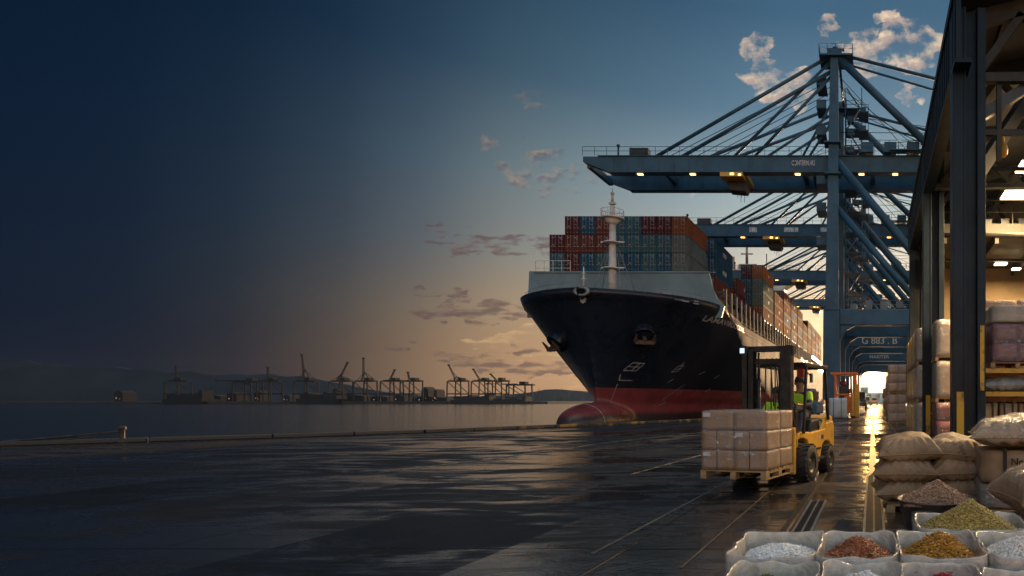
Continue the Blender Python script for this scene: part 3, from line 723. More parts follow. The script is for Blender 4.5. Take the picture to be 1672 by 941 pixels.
def container(x, y, z, col, label, detail=True, logo=None, zs=1.0):
    t = thing('shipping_container', label, 'container', (x, y, z), 0, GC); t.scale = (1, 1, zs)
    link('body', cont_mesh('body', col), t)
    if detail:
        for sg in (1, -1):
            d = link('door', cont_mesh('door', col), t, scale=(sg, 1, 1)); link('locking_bar', cont_mesh('bar', col), d)
        link('corner_casting', cont_mesh('cast', col), t)
        link('marking', MARK, t)
    if logo:
        o = link('logo', logo_mesh(logo), t, (CW / 2 + .02, CL * .5, CH * .52)); o.rotation_euler = (R(90), 0, R(90)); o.scale = (.95, .95, 1)
    return t
CN = dict(maroon='dark maroon', redbrown='red-brown', blue='deep blue', teal='teal', grey='grey-green', orange='orange', rust='rust-red', palegrey='pale grey', green='grey-green')
# fore block: nine columns, three tiers
fore = [['teal', 'maroon', 'blue', 'teal', 'blue', 'blue', 'teal', 'blue', 'grey'],
        ['maroon', 'redbrown', 'redbrown', 'redbrown', 'teal', 'teal', 'teal', 'teal', 'grey'],
        [None, 'maroon', 'blue', 'redbrown', 'teal', 'teal', 'maroon', 'maroon', 'rust']]
TN = ['bottom', 'middle', 'top']
fx0 = (897 - 1425) * .1 + 1.25
for t, row in enumerate(fore):
    for c, colr in enumerate(row):
        if colr: container(fx0 + c * 2.5, 100, 22.75 + t * 3.0, colr, '%s container, %s tier of the bow stack, %s column from the seaward end' % (CN[colr], TN[t], ORD[c]))
blk = thing('cargo_base', 'dark steel base under the bow container stack behind the breakwater', 'steel base', (0, 0, 0))
f = MB(); f.bb((fx0 - 1.3, 100.2, 18.42), (fx0 + 8 * 2.5 + 1.3, 113.5, 22.7)); f.build('stack_base', M['steel_dark'], blk)
for i in range(10): f = MB(); f.bb((fx0 - 1.3 + i * 2.4, 99.9, 18.4), (fx0 - 1.0 + i * 2.4, 100.2, 22.7)); f.build('upright', M['galv'], blk)
# second block, reaching further out to the quay side
X2 = -28.75 - 1.22
for t, (row, lg) in enumerate(zip([['maroon', 'redbrown'], ['maroon', 'blue'], ['maroon', 'blue']], ['IIEUII', 'HILUUI', 'COLO'])):
    for c, colr in enumerate(row):
        nm = 'seaward' if c == 0 else 'quayside'
        if c == 1 and t > 0: colr2 = 'teal'
        container(X2 - (1 - c) * 2.5, 112, 20.9 + t * 3.45, colr, '%s container, %s tier, %s column of the second ship stack' % (CN[colr], TN[t], nm), logo=lg if c == 1 else None, zs=1.15)
f = MB(); f.bb((-32.7, 112.2, 18.42), (-28.8, 126, 20.8)); o = f.build('stack_base', M['steel_dark'], blk)
container(X2 + .6, 127.5, 24.2, 'redbrown', 'lone red-brown container lying lower between second and third ship stacks', logo='IEII')
container(X2 + .6, 127.5, 21.2, 'maroon', 'dark maroon container under the lone red-brown one behind the second stack')
blocks = [(135.5, -24.2, ['rust', 'green', 'green', 'orange'], ['redbrown', 'blue', 'blue', 'maroon'], 1.0),
          (151.5, -24.2, ['orange', 'orange', 'orange'], ['maroon', 'maroon', 'maroon', 'redbrown'], 1.0),
          (167.0, -24.2, ['orange', 'palegrey', 'orange', 'rust'], ['rust', 'orange', 'rust', 'maroon'], 1.0),
          (182.5, -24.2, ['palegrey', 'orange', 'palegrey', 'rust'], ['orange', 'maroon', 'orange', 'rust'], 1.0),
          (198.0, -24.2, ['rust', 'palegrey', 'orange', 'rust'], ['maroon', 'rust', 'maroon', 'rust'], 1.0),
          (213.5, -24.2, ['palegrey', 'orange', 'rust'], ['rust', 'maroon', 'rust', 'rust'], 1.0),
          (229.0, -24.2, ['orange', 'rust', 'palegrey', 'orange'], ['maroon', 'orange', 'rust', 'rust'], 1.0),
          (244.5, -24.2, ['palegrey', 'orange', 'rust', 'palegrey'], ['maroon', 'orange', 'rust', 'rust'], 1.0),
          (260.0, -24.2, ['orange', 'palegrey', 'orange', 'rust'], ['maroon', 'orange', 'rust', 'rust'], 1.0),
          (275.5, -24.2, ['rust', 'orange', 'palegrey', 'rust'], ['maroon', 'orange', 'rust', 'rust'], 1.0)]
T4 = ['bottom', 'second', 'third', 'fourth', 'top']
for bi, (y, xr, outer, inner, _) in enumerate(blocks):
    near = bi < 4
    for t, colr in enumerate(outer):
        container(xr - 1.22, y, 19.7 + t * 3.0, colr, '%s container, %s tier, quay face of the %s ship stack from the bow' % (CN[colr], T4[t], ORD[bi + 2]), near, 'HIII' if near and t % 2 == 1 else ('III' if near else None))
    for t, colr in enumerate(inner):
        if t < len(outer) - 1 and bi > 2: continue
        container(xr - 3.75, y, 19.7 + t * 3.0, colr, '%s container, %s tier, second column of the %s ship stack from the bow' % (CN[colr], T4[t], ORD[bi + 2]), near)
for y, xr, o_, i_, _ in blocks: f = MB(); f.bb((xr - 5.0, y + .4, 18.42), (xr - .05, y + CL - .4, 19.66)); f.build('stack_base', M['steel_dark'], blk)
for c in list(blk.children): c.parent = ship; c.location = (-SX, -SY, 0)
bpy.data.objects.remove(blk)

# ------------------------------------------------------------------ quay cranes
def quay_crane(label):
    """local y 0 = 79.5 for the first one; x is world x"""
    t = thing('quay_crane', label, 'crane', (0, 79.5, 0), 0, 'quay cranes in line along the wharf')
    cr = M['crane']
    for y in (0, 15):
        b = MB(); b.beam((-5.3, y, 1.6), (-5.3, y, 13.2), 2.3, 2.0, 2.1, 1.8); b.beam((-5.3, y, 13.1), (-4.95, y, 47), 1.75, 1.2, 1.0, .9)
        for z in (13.3, 30.8, 34.8): b.box((-5.2, y, z), (2.15, 2.0, .25))
        b.build('waterside_leg', cr, t, bevel=.05)
        b = MB(); b.beam((12.2, y, 1.6), (12.2, y, 13.2), 2.3, 2.0); b.beam((12.2, y, 13.1), (12.0, y, 34), 1.9, 1.7, 1.4, 1.3); b.build('landside_leg', cr, t)
        b = MB(); b.bb((-4.2, y - .95, 11.3), (11.1, y + .95, 13.25))
        b.prism([(-4.2, 11.32), (-4.2, 9.3), (-3.5, 10.6), (-2.2, 11.32)], 'y', y - .7, y + .7); b.prism([(11.1, 11.32), (11.1, 9.3), (10.4, 10.6), (9.1, 11.32)], 'y', y - .7, y + .7)
        b.build('portal_beam', cr, t, bevel=.06)
        b = MB()
        b.cyl((-4.6, y + .3, 32.6), (11.6, y + .3, 13.2), .55, n=14); b.cyl((-4.6, y + .3, 26.6), (7, y + .3, 13.0), .45, n=14)
        b.build('diagonal_brace', cr, t)
        b = MB(); b.cyl((-4.6, y, 46.2), (6.9, y, 35.0), .5, n=14); b.build('back_stay', cr, t)
        b = MB(); b.cyl((-4.7, y, 46.6), (40, y, 35.2), .22, n=8); b.cyl((-4.7, y, 45.6), (32, y, 34.8), .15, n=8); b.build('tie_rod', cr, t)
    b = MB(); b.bb((-6.2, 1, 1.3), (-4.4, 14, 3.0)); b.bb((11.3, 1, 1.3), (13.1, 14, 3.0)); b.bb((-5.9, 1, 11.2), (-4.7, 14, 12.6)); b.build('sill_beam', cr, t)
    b = MB()
    for x in (-5.3, 12.2):
        for y in (-.6, 1.5, 13.5, 15.6):
            b.cyl((x - .25, y - .5, .4), (x + .25, y - .5, .4), .38, n=14); b.cyl((x - .25, y + .5, .4), (x + .25, y + .5, .4), .38, n=14); b.bb((x - .5, y - 1, .5), (x + .5, y + 1, 1.5))
    b.build('bogie', M['steel_dark'], t)
    # twin girder boom
    yg = (2.2, 9.0); tip = -38.4
    for y in yg:
        b = MB(); b.prism([(tip, 33.2), (tip, 33.9), (42, 33.9), (42, 31.9), (tip + 3.4, 31.9)], 'y', y - .55, y + .55)
        b.bb((tip + 2, y - .75, 33.92), (42, y + .75, 34.0)); b.bb((tip + 3.4, y - .72, 31.78), (42, y + .72, 31.88))
        for i in range(40): b.bb((tip + 4 + i * 2, y - .6, 31.95), (tip + 4.08 + i * 2, y - .552, 33.85))
        gd = b.build('boom_girder', cr, t)
        railing([(tip, y - .7, 34), (42, y - .7, 34)], 1.15, cr, gd, 1.6, .035)
    for x in (tip + .6, tip + 10, tip + 20, tip + 29, -8, 0, 8, 20): b = MB(); b.bb((x - .3, yg[0], 32.6), (x + .3, yg[1], 33.4)); b.build('cross_tie', cr, t)
    b = MB(); b.cyl((tip + 3.3, 5, 34), (tip + 3.3, 5, 36.6), .12, n=6); b.blob((tip + 3.3, 5, 36.7), .25, 5); b.bb((tip + 2.6, 4.4, 34), (tip + 5.5, 5.6, 34.7)); b.build('tip_mast', M['steel_dark'], t); b = MB(); b.bb((tip + 6, 2, 34.01), (tip + 8.5, 3, 35.2)); b.build('winch_box', M['steel_dark'], t)
    # apex, platforms and ladder tower
    b = MB(); b.bb((-6.9, -1.0, 45.9), (-2.6, 2.6, 46.1)); b.bb((-5.9, -.3, 46.3), (-4.0, 1.6, 46.9)); b.bb((-5.9, 13.4, 45.9), (-3.9, 16, 46.9)); b.cyl((-5.5, 1, 46.4), (-5.5, 15, 46.4), .18, n=8); b.cyl((-4.4, 1, 46.4), (-4.4, 15, 46.4), .18, n=8); ap = b.build('apex_platform', cr, t)
    b = MB(); b.cyl((-4.9, 2, 46.9), (-4.9, 2, 48.2), .3, n=10); b.beam((-6.0, 2, 48.2), (-3.8, 2, 48.2), .25, .2); b.cyl((-4.9, 1, 46.9), (-4.9, 1, 47.9), .4, n=10); b.build('sheave', M['steel_dark'], ap)
    railing([(-6.9, 2.5, 46.1), (-6.9, -1, 46.1), (-2.6, -1, 46.1), (-2.6, 2.5, 46.1)], 1.2, cr, ap, 1.1, .04)
    b = MB()
    for z in range(14, 45, 3):
        s = 1 if (z // 3) % 2 else -1
        b.bb((-4.0, 9.5, z), (-1.6, 12.5, z + .12)); b.beam((-3.8 if s > 0 else -1.8, 9.6, z), (-1.8 if s > 0 else -3.8, 9.6, z + 3), .5, .1)
        for x in (-4.0, -1.6): b.cyl((x, 9.5, z), (x, 9.5, z + 3), .07, n=5); b.cyl((x, 12.5, z), (x, 12.5, z + 3), .07, n=5)
        for h in (.6, 1.1): b.cyl((-4.0, 9.45, z + h), (-1.6, 9.45, z + h), .045, n=5); b.cyl((-1.6, 9.5, z + h), (-1.6, 12.5, z + h), .045, n=5)
    for z in (22, 26.5, 30, 36.5, 40, 43): b.bb((-7.4, 1.0, z), (-6.1, 4.0, z + .1)); b.bb((-7.4, .95, z + .1), (-6.1, 1.02, z + 1.1)); b.box((-6.8, 2, z + .5), (.5, .5, .7)); b.cyl((-7.4, 1, z + .6), (-6.1, 1, z + .6), .03, n=4)
    for z in (36, 38, 40.5, 42.5): b.box((-3.2, 10, z), (1.0, 1.2, .8))
    for z in (15.5, 18.5, 21.5, 24.5, 27.5, 36.2, 39.2, 41.8): b.bb((-2.0, 6.0, z), (-.6, 9.0, z + .1)); b.bb((-2.0, 5.95, z + .1), (-.6, 6.0, z + .15)); b.cyl((-.6, 6, z), (-.6, 6, z + 1.1), .04, n=4); b.cyl((-2, 6, z + 1.1), (-.6, 6, z + 1.1), .04, n=4); b.box((-1.3, 7, z + .6), (.7, .6, 1.0))
    b.build('ladder_tower', cr, t)
    # stays
    b = MB()
    for y in (0.3, 14):
        b.cyl((-5.3, y, 46.6), (tip + 8, lerp(y, 5.6, .6), 34.0), .24, n=8); b.cyl((-5.3, y, 44.5), (tip + 11.5, lerp(y, 5.6, .6), 34.0), .24, n=8); b.cyl((-5.4, y, 45.8), (-19.2, lerp(y, 5.6, .6), 34.2), .2, n=8); b.cyl((-5.4, y, 43.8), (-16.4, lerp(y, 5.6, .6), 34.2), .2, n=8)
    b.cyl((-5.2, 1, 41), (-9.3, 2.2, 34.2), .16, n=6); b.cyl((-5.2, 1, 38.5), (-8.4, 2.2, 34.2), .16, n=6)
    b.build('boom_stay', cr, t)
    b = MB()
    for i in range(5): b.cyl((-5.4, 4 + i, 46.2 - i * .3), (tip + 9 + i * 1.2, 4 + i * .6, 34), .05, n=4)
    for i in range(3): b.cyl((-5.3, 6 + i, 38 - i), (-10 - i * 2.5, 5, 34), .04, n=4)
    for i in range(4): b.cyl((-4.6, 4 + i * 2, 45.8 - i * .4), (6 + i * 3, 4 + i, 34.2), .045, n=4)
    for i in range(3): b.cyl((-4.5, 5 + i, 41 - i * 2), (14, 5, 38.4), .05, n=4)
    for i in range(4): b.cyl((-18.4 + .5 * (i % 2), 4 + 2 * (i // 2), 31), (-18.4 + .5 * (i % 2), 4 + 2 * (i // 2), 29.2), .03, n=4)
    b.build('hoist_rope', M['rope'], t)
    # trolley and cab
    b = MB(); b.bb((-20.4, 2.9, 31.9), (-17, 8.3, 32.5)); b.bb((-20.2, 1.4, 31.2), (-17.2, 3.2, 31.75)); tr = b.build('trolley', M['yellow'], t)
    b = MB(); b.prism([(-19.4, 30.0), (-17.2, 29.8), (-16.9, 30.4), (-17.2, 31.2), (-19.6, 31.2)], 'y', 3.2, 5.2); b.build('cab', M['black'], tr, bevel=.05)
    b = MB(); b.box((-18.6, 1.38, 31.5), (.5, .04, .25)); b.box((-17.6, 1.38, 31.4), (.35, .04, .2)); b.build('work_lamp', M['lamp_small'], tr)
    b = MB()
    for x in (-31, -24, -10, -1.5, 3, 9): b.box((x, 2.2, 31.72), (.7, .4, .1))
    b.build('floodlight', M['lamp_small'], t)
    # machinery house on the back reach
    b = MB(); b.bb((13, 1.8, 34.1), (24, 9.4, 38.2)); mh = b.build('machinery_house', cr, t)
    b = MB()
    for x in (-1.5, 1.5, 4.5): b.bb((x, .6, 34.1), (x + 1.6, 2.2, 35.4)); 
    b.bb((2.2, .2, 34.2), (8, 1.6, 34.35)); b.build('service_gear', cr, t)
    railing([(-4, .1, 34.1), (12, .1, 34.1)], 1.3, cr, t, 1.2, .04)
    b = MB(); b.bb((-4.2, -.5, 13.26), (11, 2.8, 13.36))
    for i in range(7): b.box((-2.5 + i * 2, .8 + (i % 3) * .4, 13.8 + (i % 2) * .3), (.9, .8, .8 + (i % 3) * .4))
    b.build('walkway', M['crane_grey'], t); railing([(-4, -.6, 13.36), (11, -.6, 13.36)], 1.1, M['crane_grey'], t, 1.2, .035)
    return t
white_sign = mat('white sign paint', (.62, .66, .68), .5, c2=(.3, .33, .36), scale=3)
c1 = quay_crane('tall blue quay crane standing over the bow, its boom highest and foremost')
crane_labels = ['second quay crane, its boom just above the containers and its portal lettered in white', 'third quay crane, seen through the legs of the second crane over the white bridge',
                'last quay crane down the wharf, pale, the low sun shining under its portal', 'fifth quay crane, hazy and small, framing the low sun in its portal', 'sixth quay crane, the dimmest and last in the line down the wharf']
cranes = [c1]
for i, Y in enumerate((111, 151, 194)):
    cranes.append(dup(c1, (0, Y, 0), label=crane_labels[i]))
lettering('CONTERMARS', .95, (-9.2, 1.62, 33.0), (R(90), 0, 0), white_sign, c1, .5)
lettering('G 883 . B', 1.75, (1.2, -1.0, 12.3), (R(90), 0, 0), white_sign, cranes[1], .95)
lettering('MARITER', 1.2, (1.6, -1.0, 12.3), (R(90), 0, 0), white_sign, cranes[2], 1.0)
b = MB(); b.box((-22, 1.63, 33), (1.4, .02, .9)); b.box((-15, 1.63, 33), (2.6, .02, .8)); b.box((-8.5, 1.63, 33), (2.2, .02, .8)); b.build('sign_plate', white_sign, cranes[1])
# ------------------------------------------------------------------ far shore cranes, ships, buildings
far_m = mat('far steel', (.022, .026, .036), .85, spec=.1)
far_w = emit('far lamp', (1, .62, .3), .25)
FC = 'cranes on the far shore'
def far_crane(name, label, top, lean, reach, boomdown=False):
    t = thing(name, label, 'crane', (0, 0, 0), 0, FC)
    for y in (-8, 8):
        b = MB()
        for x in (-13, 13): b.beam((x, y, 0), (x * .92, y, 26), 1.4, 1.4)
        b.bb((-13, y - 1, 9), (13, y + 1, 10.5)); b.beam((-12, y, 26), (12, y, 10), .8); b.build('portal_frame', far_m, t)
    b = MB(); b.bb((-16, -3, 25.8), (19, 3, 27.6)); b.bb((2, -4, 27.7), (10, 4, 31)); b.build('girder', far_m, t)
    b = MB(); b.beam((-8, 0, 28), (-2, 0, top * .68), 1.2, 1.2, .8, .8); b.beam((8, 0, 28), (-2, 0, top * .68), 1, 1, .8, .8); b.cyl((-2, 0, top * .68), (18, 0, 28), .35, n=5); b.cyl((-2, 0, top * .68), (-15, 0, 28), .3, n=5); b.build('mast', far_m, t)
    b = MB(); a = Vector((-4, 0, 28)); c = Vector((-4 + lean, 0, top)) if not boomdown else Vector((-42, 0, 28))
    for s in (-1.3, 1.3): b.beam(a + Vector((s, 0, 0)), c + Vector((s * .8, 0, 0)), .8)
    for i in range(1, 9): b.beam(a.lerp(c, i / 9) - Vector((1.3, 0, 0)), a.lerp(c, i / 9) + Vector((1.3, 0, 0)), .5)
    b.cyl((-2, 0, top * .68), a.lerp(c, .7), .3, n=5); b.box(c, (3.2, 2, 1.8)); b.build('boom', far_m, t)
    return t
fcs = [(500, 577, -3, 'tall narrow far crane with upright boom above a dark moored ship'), (557, 590, 12, 'dark broad far crane leaning its boom inland, beside the moored ship'), (597, 583, 0, 'upright slim far crane just past the broad leaning one'),
       (640, 602, 7, 'far crane with short upright boom and open portal, midway along the shore'), (672, 606, -2, 'small far crane with a narrow mast next to low warehouses'), (748, 594, -10, 'tall far crane tipping its boom seaward, first of a close group of three'),
       (787, 601, -9, 'far crane in the middle of the close group of three'), (814, 609, -8, 'last far crane with raised boom of the close group of three'), (441, 598, 0, 'faint upright far crane in the dim dusk over low sheds'), (291, 597, 0, 'very faint far crane at the dark end of the shore')]
for px, py, lean, lb in fcs:
    top = (655 - py) * .8 - 1.0
    fc = far_crane('far_crane', lb, top, lean * 1.3, 20); fc.location = ((px - 1425) * .806, 806, 1); fc.scale = (.72, 1, 1)
far_crane('far_crane', 'low far crane with lowered boom pointing over the water at the shore end', 38, 0, 20, True).location = ((848 - 1425) * .806, 806, -4)
far_crane('far_crane', 'faint low far crane with lowered boom in the dim dusk', 34, 0, 20, True).location = ((405 - 1425) * .83, 830, 1)
def far_ship(px0, px1, py, label):
    Y = 792; x0 = (px0 - 1425) * .792; x1 = (px1 - 1425) * .792; h = (660 - py) * .792; t = thing('moored_ship', label, 'ship', ((x0 + x1) / 2, Y, -2.5), 0, 'ships moored at the far shore'); w = x1 - x0
    b = MB(); b.prism([(-w / 2, h * .45), (-w / 2 + 3, -1), (w / 2 - 1, -1), (w / 2, h * .45)], 'y', -1, 22); b.build('hull', far_m, t)
    b = MB(); random.seed(int(px0)); x = -w / 2 + 3
    while x < w / 2 - 8: hh = h * random.uniform(.75, 1); b.bb((x, 2, h * .452), (x + 5.6, 18, hh)); x += 6
    b.build('cargo', far_m, t); b = MB(); b.bb((w / 2 - 8, 3, h * .452), (w / 2 - 3, 17, h * 1.25)); b.build('bridge', far_m, t)
far_ship(483, 550, 640, 'dark moored ship with container rows under the tall narrow far crane'); far_ship(265, 330, 642, 'dim moored ship low on the water at the dark end of the far shore'); far_ship(735, 800, 645, 'moored ship lying below the close group of far cranes'); far_ship(800, 860, 650, 'small low ship moored at the end of the far shore')
random.seed(3)
sheds = [(198, 638, 212), (345, 645, 370), (380, 641, 396), (425, 638, 434), (470, 645, 482), (560, 644, 600), (612, 647, 640), (650, 645, 665), (695, 632, 706), (715, 636, 720), (680, 648, 735), (820, 650, 850)]
for i, (a, py, c) in enumerate(sheds):
    t = thing('harbour_shed', '%s far harbour building counted along the shore from the dark end' % ORD[i], 'building', ((a + c) / 2 * .85 - 1425 * .85, 850, 1), 0, 'low buildings on the far shore')
    w = (c - a) * .85; h = (655 - py) * .85 + .5; b = MB(); b.prism([(-w / 2, 0), (w / 2, 0), (w / 2, h * .8), (0, h), (-w / 2, h * .8)], 'y', -8, 8); b.build('wall', far_m, t)
    b = MB(); b.bb((-w * .3, -8.1, h * .25), (-w * .3 + 1, -8.03, h * .3 + .7)); b.bb((w * .1, -8.1, h * .2), (w * .1 + .8, -8.03, h * .2 + .6)); b.build('lit_window', far_w, t)
for i, px in enumerate((708, 698, 905, 918, 929, 952, 880)):
    b = MB(); b.cyl((0, 0, 0), (0, 0, 22 - (i % 3) * 4), .55, .4, 6); b.box((0, 0, 22 - (i % 3) * 4), (2, 1, .8)); o = b.build('light_mast', far_m); o.location = ((px - 1425) * 1.12, 1120, 1); tag(o, '%s slim light mast counted along the hazy far shore' % ORD[i], 'light mast', 'masts on the far shore')

# ------------------------------------------------------------------ warehouse
wh = thing('warehouse', 'open-sided steel warehouse with dark columns and warm lit interior beside the quay', 'building', (0, 0, 0))
colm = M['column']
CY = (14.6, 23.1, 31.6)
haz = worn('worn hazard yellow', (.62, .34, .02), (.03, .03, .03), thr=.40)
for i, y in enumerate(CY):
    b = MB(); b.bb((1.91, y, 0), (2.21, y + .55, 10.9)); b.bb((2.21, y + .22, 0), (2.50, y + .30, 10.9)); b.bb((2.50, y + .02, 0), (2.70, y + .55, 10.9)); b.bb((1.86, y - .04, 0), (2.74, y + .6, .05))
    b.bb((2.165, y - .02, .05), (2.225, y, 10.9))
    c = b.build('column', colm, wh, bevel=.012)
    b = MB(); b.prism([(2.0, .25), (2.17, .25), (2.17, 1.72), (2.0, 1.72)], 'y', y - .03, y - .022); b.build('hazard_plate', haz, c)
    if i == 0:
        b = MB(); b.bb((2.56, y - .004, 1.75), (2.66, y + .014, 3.3)); b.build('hazard_stripe', haz, c)
b = MB(); b.bb((1.93, 14.2, 9.45), (2.05, 33, 10.95)); 
for i in range(46): b.bb((1.895, 14.3 + i * .41, 9.5), (1.932, 14.38 + i * .41, 10.9))
b.bb((1.86, 14.15, 10.94), (2.1, 33, 11.02)); b.bb((1.9, 14.2, 9.36), (2.3, 33, 9.46)); b.build('fascia', colm, wh)
rz = lambda x: 11.03 + (x - 1.9) * .25
b = MB(); b.prism([(1.86, rz(1.86)), (24, rz(24)), (24, rz(24) + .15), (1.86, rz(1.86) + .15)], 'y', 14.15, 33.5); b.build('roof', mat('roof sheet', (.045, .042, .04), .8), wh)
tm = M['truss']
for y in (15.2, 18.2, 22.9, 27.5, 31.8):
    b = MB(); b.beam((2.1, y, rz(2.1) - .25), (24, y, rz(24) - .25), .16, .42); b.beam((2.3, y, 9.5), (24, y, 9.7), .18, .22)
    for j in range(7): x = 2.6 + j * 2.6; b.beam((x, y, 9.6), (x + 1.1, y, rz(x + 1.1) - .4), .16, .2); b.beam((x + 1.1, y, rz(x + 1.1) - .4), (x + 2.5, y, 9.7), .14, .16)
    b.build('roof_truss', tm, wh)
b = MB()
for x in (3.4, 5.2, 7, 8.8, 10.6, 12.5): b.beam((x, 15.2, rz(x) - .12), (x, 33, rz(x) - .12), .12, .18)
b.build('purlin', tm, wh)
b = MB(); b.beam((2.62, 15.4, 7.2), (4.9, 17.6, 10.9), .24, .34); b.beam((2.62, 15.4, 8.6), (5.2, 15.4, 10.2), .2, .26); b.build('knee_brace', mat('pale brace', (.06, .07, .078), .5), wh)
b = MB(); b.beam((3.15, 15.3, 9.4), (3.15, 15.3, 7.5), .12); b.beam((2.7, 15.3, 8.2), (6, 15.3, 8.2), .1, .14); b.build('hanger', tm, wh)
endm = mat('warm wall sheet', (.33, .25, .155), .8, c2=(.24, .185, .12), scale=.6)
b = MB(); b.prism([(2.7, 0), (24, 0), (24, rz(24) - .02), (2.7, rz(2.7) - .02)], 'y', 33.0, 33.3); b.build('end_wall', endm, wh)
b = MB(); b.bb((23.6, 14.6, 0), (24, 33, 15)); b.build('side_wall', endm, wh)
b = MB(); b.bb((2.75, 26, 8.62), (23.5, 32.9, 8.9)); 
for i in range(8): b.bb((3 + i * 2.2, 26.05, 8.2), (3.16 + i * 2.2, 32.8, 8.61))
b.bb((2.75, 25.9, 8.5), (23.5, 26.0, 9.0)); b.bb((2.75, 28.9, 8.1), (23.5, 29.1, 8.2)); mz = b.build('mezzanine', tm, wh)
b = MB()
for x in (3.5, 9, 15, 21): b.bb((x, 26.1, 0), (x + .25, 26.4, 8.5))
b.build('mezzanine_post', colm, mz)
railing([(2.8, 25.95, 9.0), (20, 25.95, 9.0)], 1.0, tm, mz, 1.5, .03)
random.seed(5)
for i in range(6):
    b = MB(); h_ = .2 + random.random() * .25; b.bb((-.17, -.15, 0), (.17, .15, h_)); b.bb((-.19, -.17, h_), (.19, .17, h_ + .04)); o = b.build('small_crate', M['steel_dark']); o.location = (4.2 + i * .75, 26.5, 8.902)
    tag(o, '%s small dark crate along the edge of the warehouse mezzanine' % ORD[i], 'crate', 'small crates on the mezzanine')
b = MB(); b.cyl((2.8, 24, 8.0), (20, 24, 8.0), .09, n=8); b.cyl((2.8, 19, 8.7), (20, 19, 8.7), .07, n=8); b.build('pipe', tm, wh)
def ceiling_lamp(x, y, z, w, e, d=.5):
    b = MB(); b.bb((x - w / 2, y - d, z), (x + w / 2, y + d, z + .06)); o = b.build('ceiling_lamp', M['lamp'], wh)
    L = bpy.data.lights.new('lamp', 'AREA'); L.energy = e; L.color = (1, .66, .32); L.shape = 'RECTANGLE'; L.size = w; L.size_y = d * 2
    l = bpy.data.objects.new('lamp_light', L); COL.objects.link(l); l.location = (x, y, z - .02); l.parent = o; return o
ceiling_lamp(5.75, 24, 9.55, 1.3, 750); ceiling_lamp(9.5, 24, 9.55, 1.3, 450); ceiling_lamp(5.6, 21.0, 9.5, 1.2, 1000); ceiling_lamp(9.5, 18.5, 9.35, 1.2, 700)
ceiling_lamp(6.1, 29.2, 8.0, .55, 200, .2); ceiling_lamp(7.1, 30.3, 8.0, .4, 150, .15)
b = MB(); b.cyl((3.4, 16, 8.55), (3.4, 16, 8.2), .05); b.blob((3.4, 16, 8.05), (.14, .14, .2), 6); b.build('hanging_hook', M['yellow'], wh)

# ------------------------------------------------------------------ pallets and loads
def pallet_meshes():
    d = MB(); random.seed(2)
    for i in range(7): d.bb((-.6, -.6 + i * .178, .122), (.6, -.6 + i * .178 + .132, .144))
    for x in (-.6, -.05, .5): d.bb((x, -.6, .098), (x + .1, .6, .121))
    s = MB()
    for x in (-.6, -.05, .5):
        for y in (-.6, -.07, .46): s.bb((x, y, .02), (x + .1, y + .14, .097))
    k = MB()
    for x in (-.6, -.05, .5): k.bb((x, -.6, 0), (x + .1, .6, .019))
    return d.mesh('deck'), s.mesh('blocks'), k.mesh('skids')
PM = pallet_meshes()
bl_ = MB(); bl_.bb((0, 0, .02), (.1, .14, .097)); BLK = bl_.mesh('block'); BLK.materials.append(M['wood'])
for me in PM: me.materials.append(M['wood'])
def pallet(loc, rz, label, scale=(1, 1, 1), near=False):
    t = thing('pallet', label, 'pallet', loc, rz, 'wooden pallets'); t.scale = scale
    link('deck', PM[0], t); link('skid', PM[2], t)
    if near:
        for x in (-.6, -.05, .5):
            for y in (-.6, -.07, .46): link('block', BLK, t, (x, y, 0))
    else: link('block', PM[1], t)
    return t
def soft_box(w, d, h, n=6, amp=.015, seed=0, rnd=.025):
    """box with dented faces, base at z 0"""
    b = MB()
    def pt(x, y, z):
        p = Vector((x, y, z)); q = Vector((p.x * w / 2, p.y * d / 2, (p.z + 1) * h / 2))
        k = [abs(x), abs(y), abs(z)]; e = sorted(k)[1]
        q -= Vector((x * rnd * e ** 4, y * rnd * e ** 4, z * rnd * e ** 4)) * .6
        nn = noise.noise_vector(q * 3.1 + Vector((seed, seed * .7, 0))) * amp + noise.noise_vector(q * 9 + Vector((0, seed, 0))) * amp * .5
        return q + nn
    ax = [(lambda u, v, s=s: (s, u, v)) for s in (-1, 1)] + [(lambda u, v, s=s: (u, s, v)) for s in (-1, 1)] + [(lambda u, v, s=s: (u, v, s)) for s in (-1, 1)]
    for f in ax: b.grid(lambda u, v, f=f: pt(*f(u * 2 - 1, v * 2 - 1)), n, n)
    return b
def wrapped_load(name, label, cat, loc, dims, m, rz=0, group=None, film=True, strap=False, cells=None, seed=0, wrapm=None):
    t = thing(name, label, cat, loc, rz, group); w, d, h = dims
    if cells:
        nx, ny, nz = cells; cw, cd, ch = w / nx, d / ny, h / nz; k = 0
        for i in range(nx):
            for j in range(ny):
                for q in range(nz):
                    if 0 < i < nx - 1 and 0 < j < ny - 1 and q < nz - 1: continue
                    o = soft_box(cw * .985, cd * .985, ch * .985, 3, .006, seed + k, .01).build('carton', m if not isinstance(m, list) else m[(k + q) % len(m)], t); o.location = (-w / 2 + cw * (i + .5), -d / 2 + cd * (j + .5), q * ch + .002); k += 1
    else: soft_box(w, d, h, 6, .02, seed).build('goods', m, t)
    if film: o = soft_box(w + .03, d + .03, h + .02, 14, .012, seed + 5).build('stretch_film', wrapm or M['film'], t); o.location.z = .001
    if strap:
        b = MB()
        for f in (-.25, .2): b.bb((f * w - .02, -d / 2 - .03, .0), (f * w + .02, d / 2 + .03, h + .03))
        b.build('strap', M['black'], t)
    return t
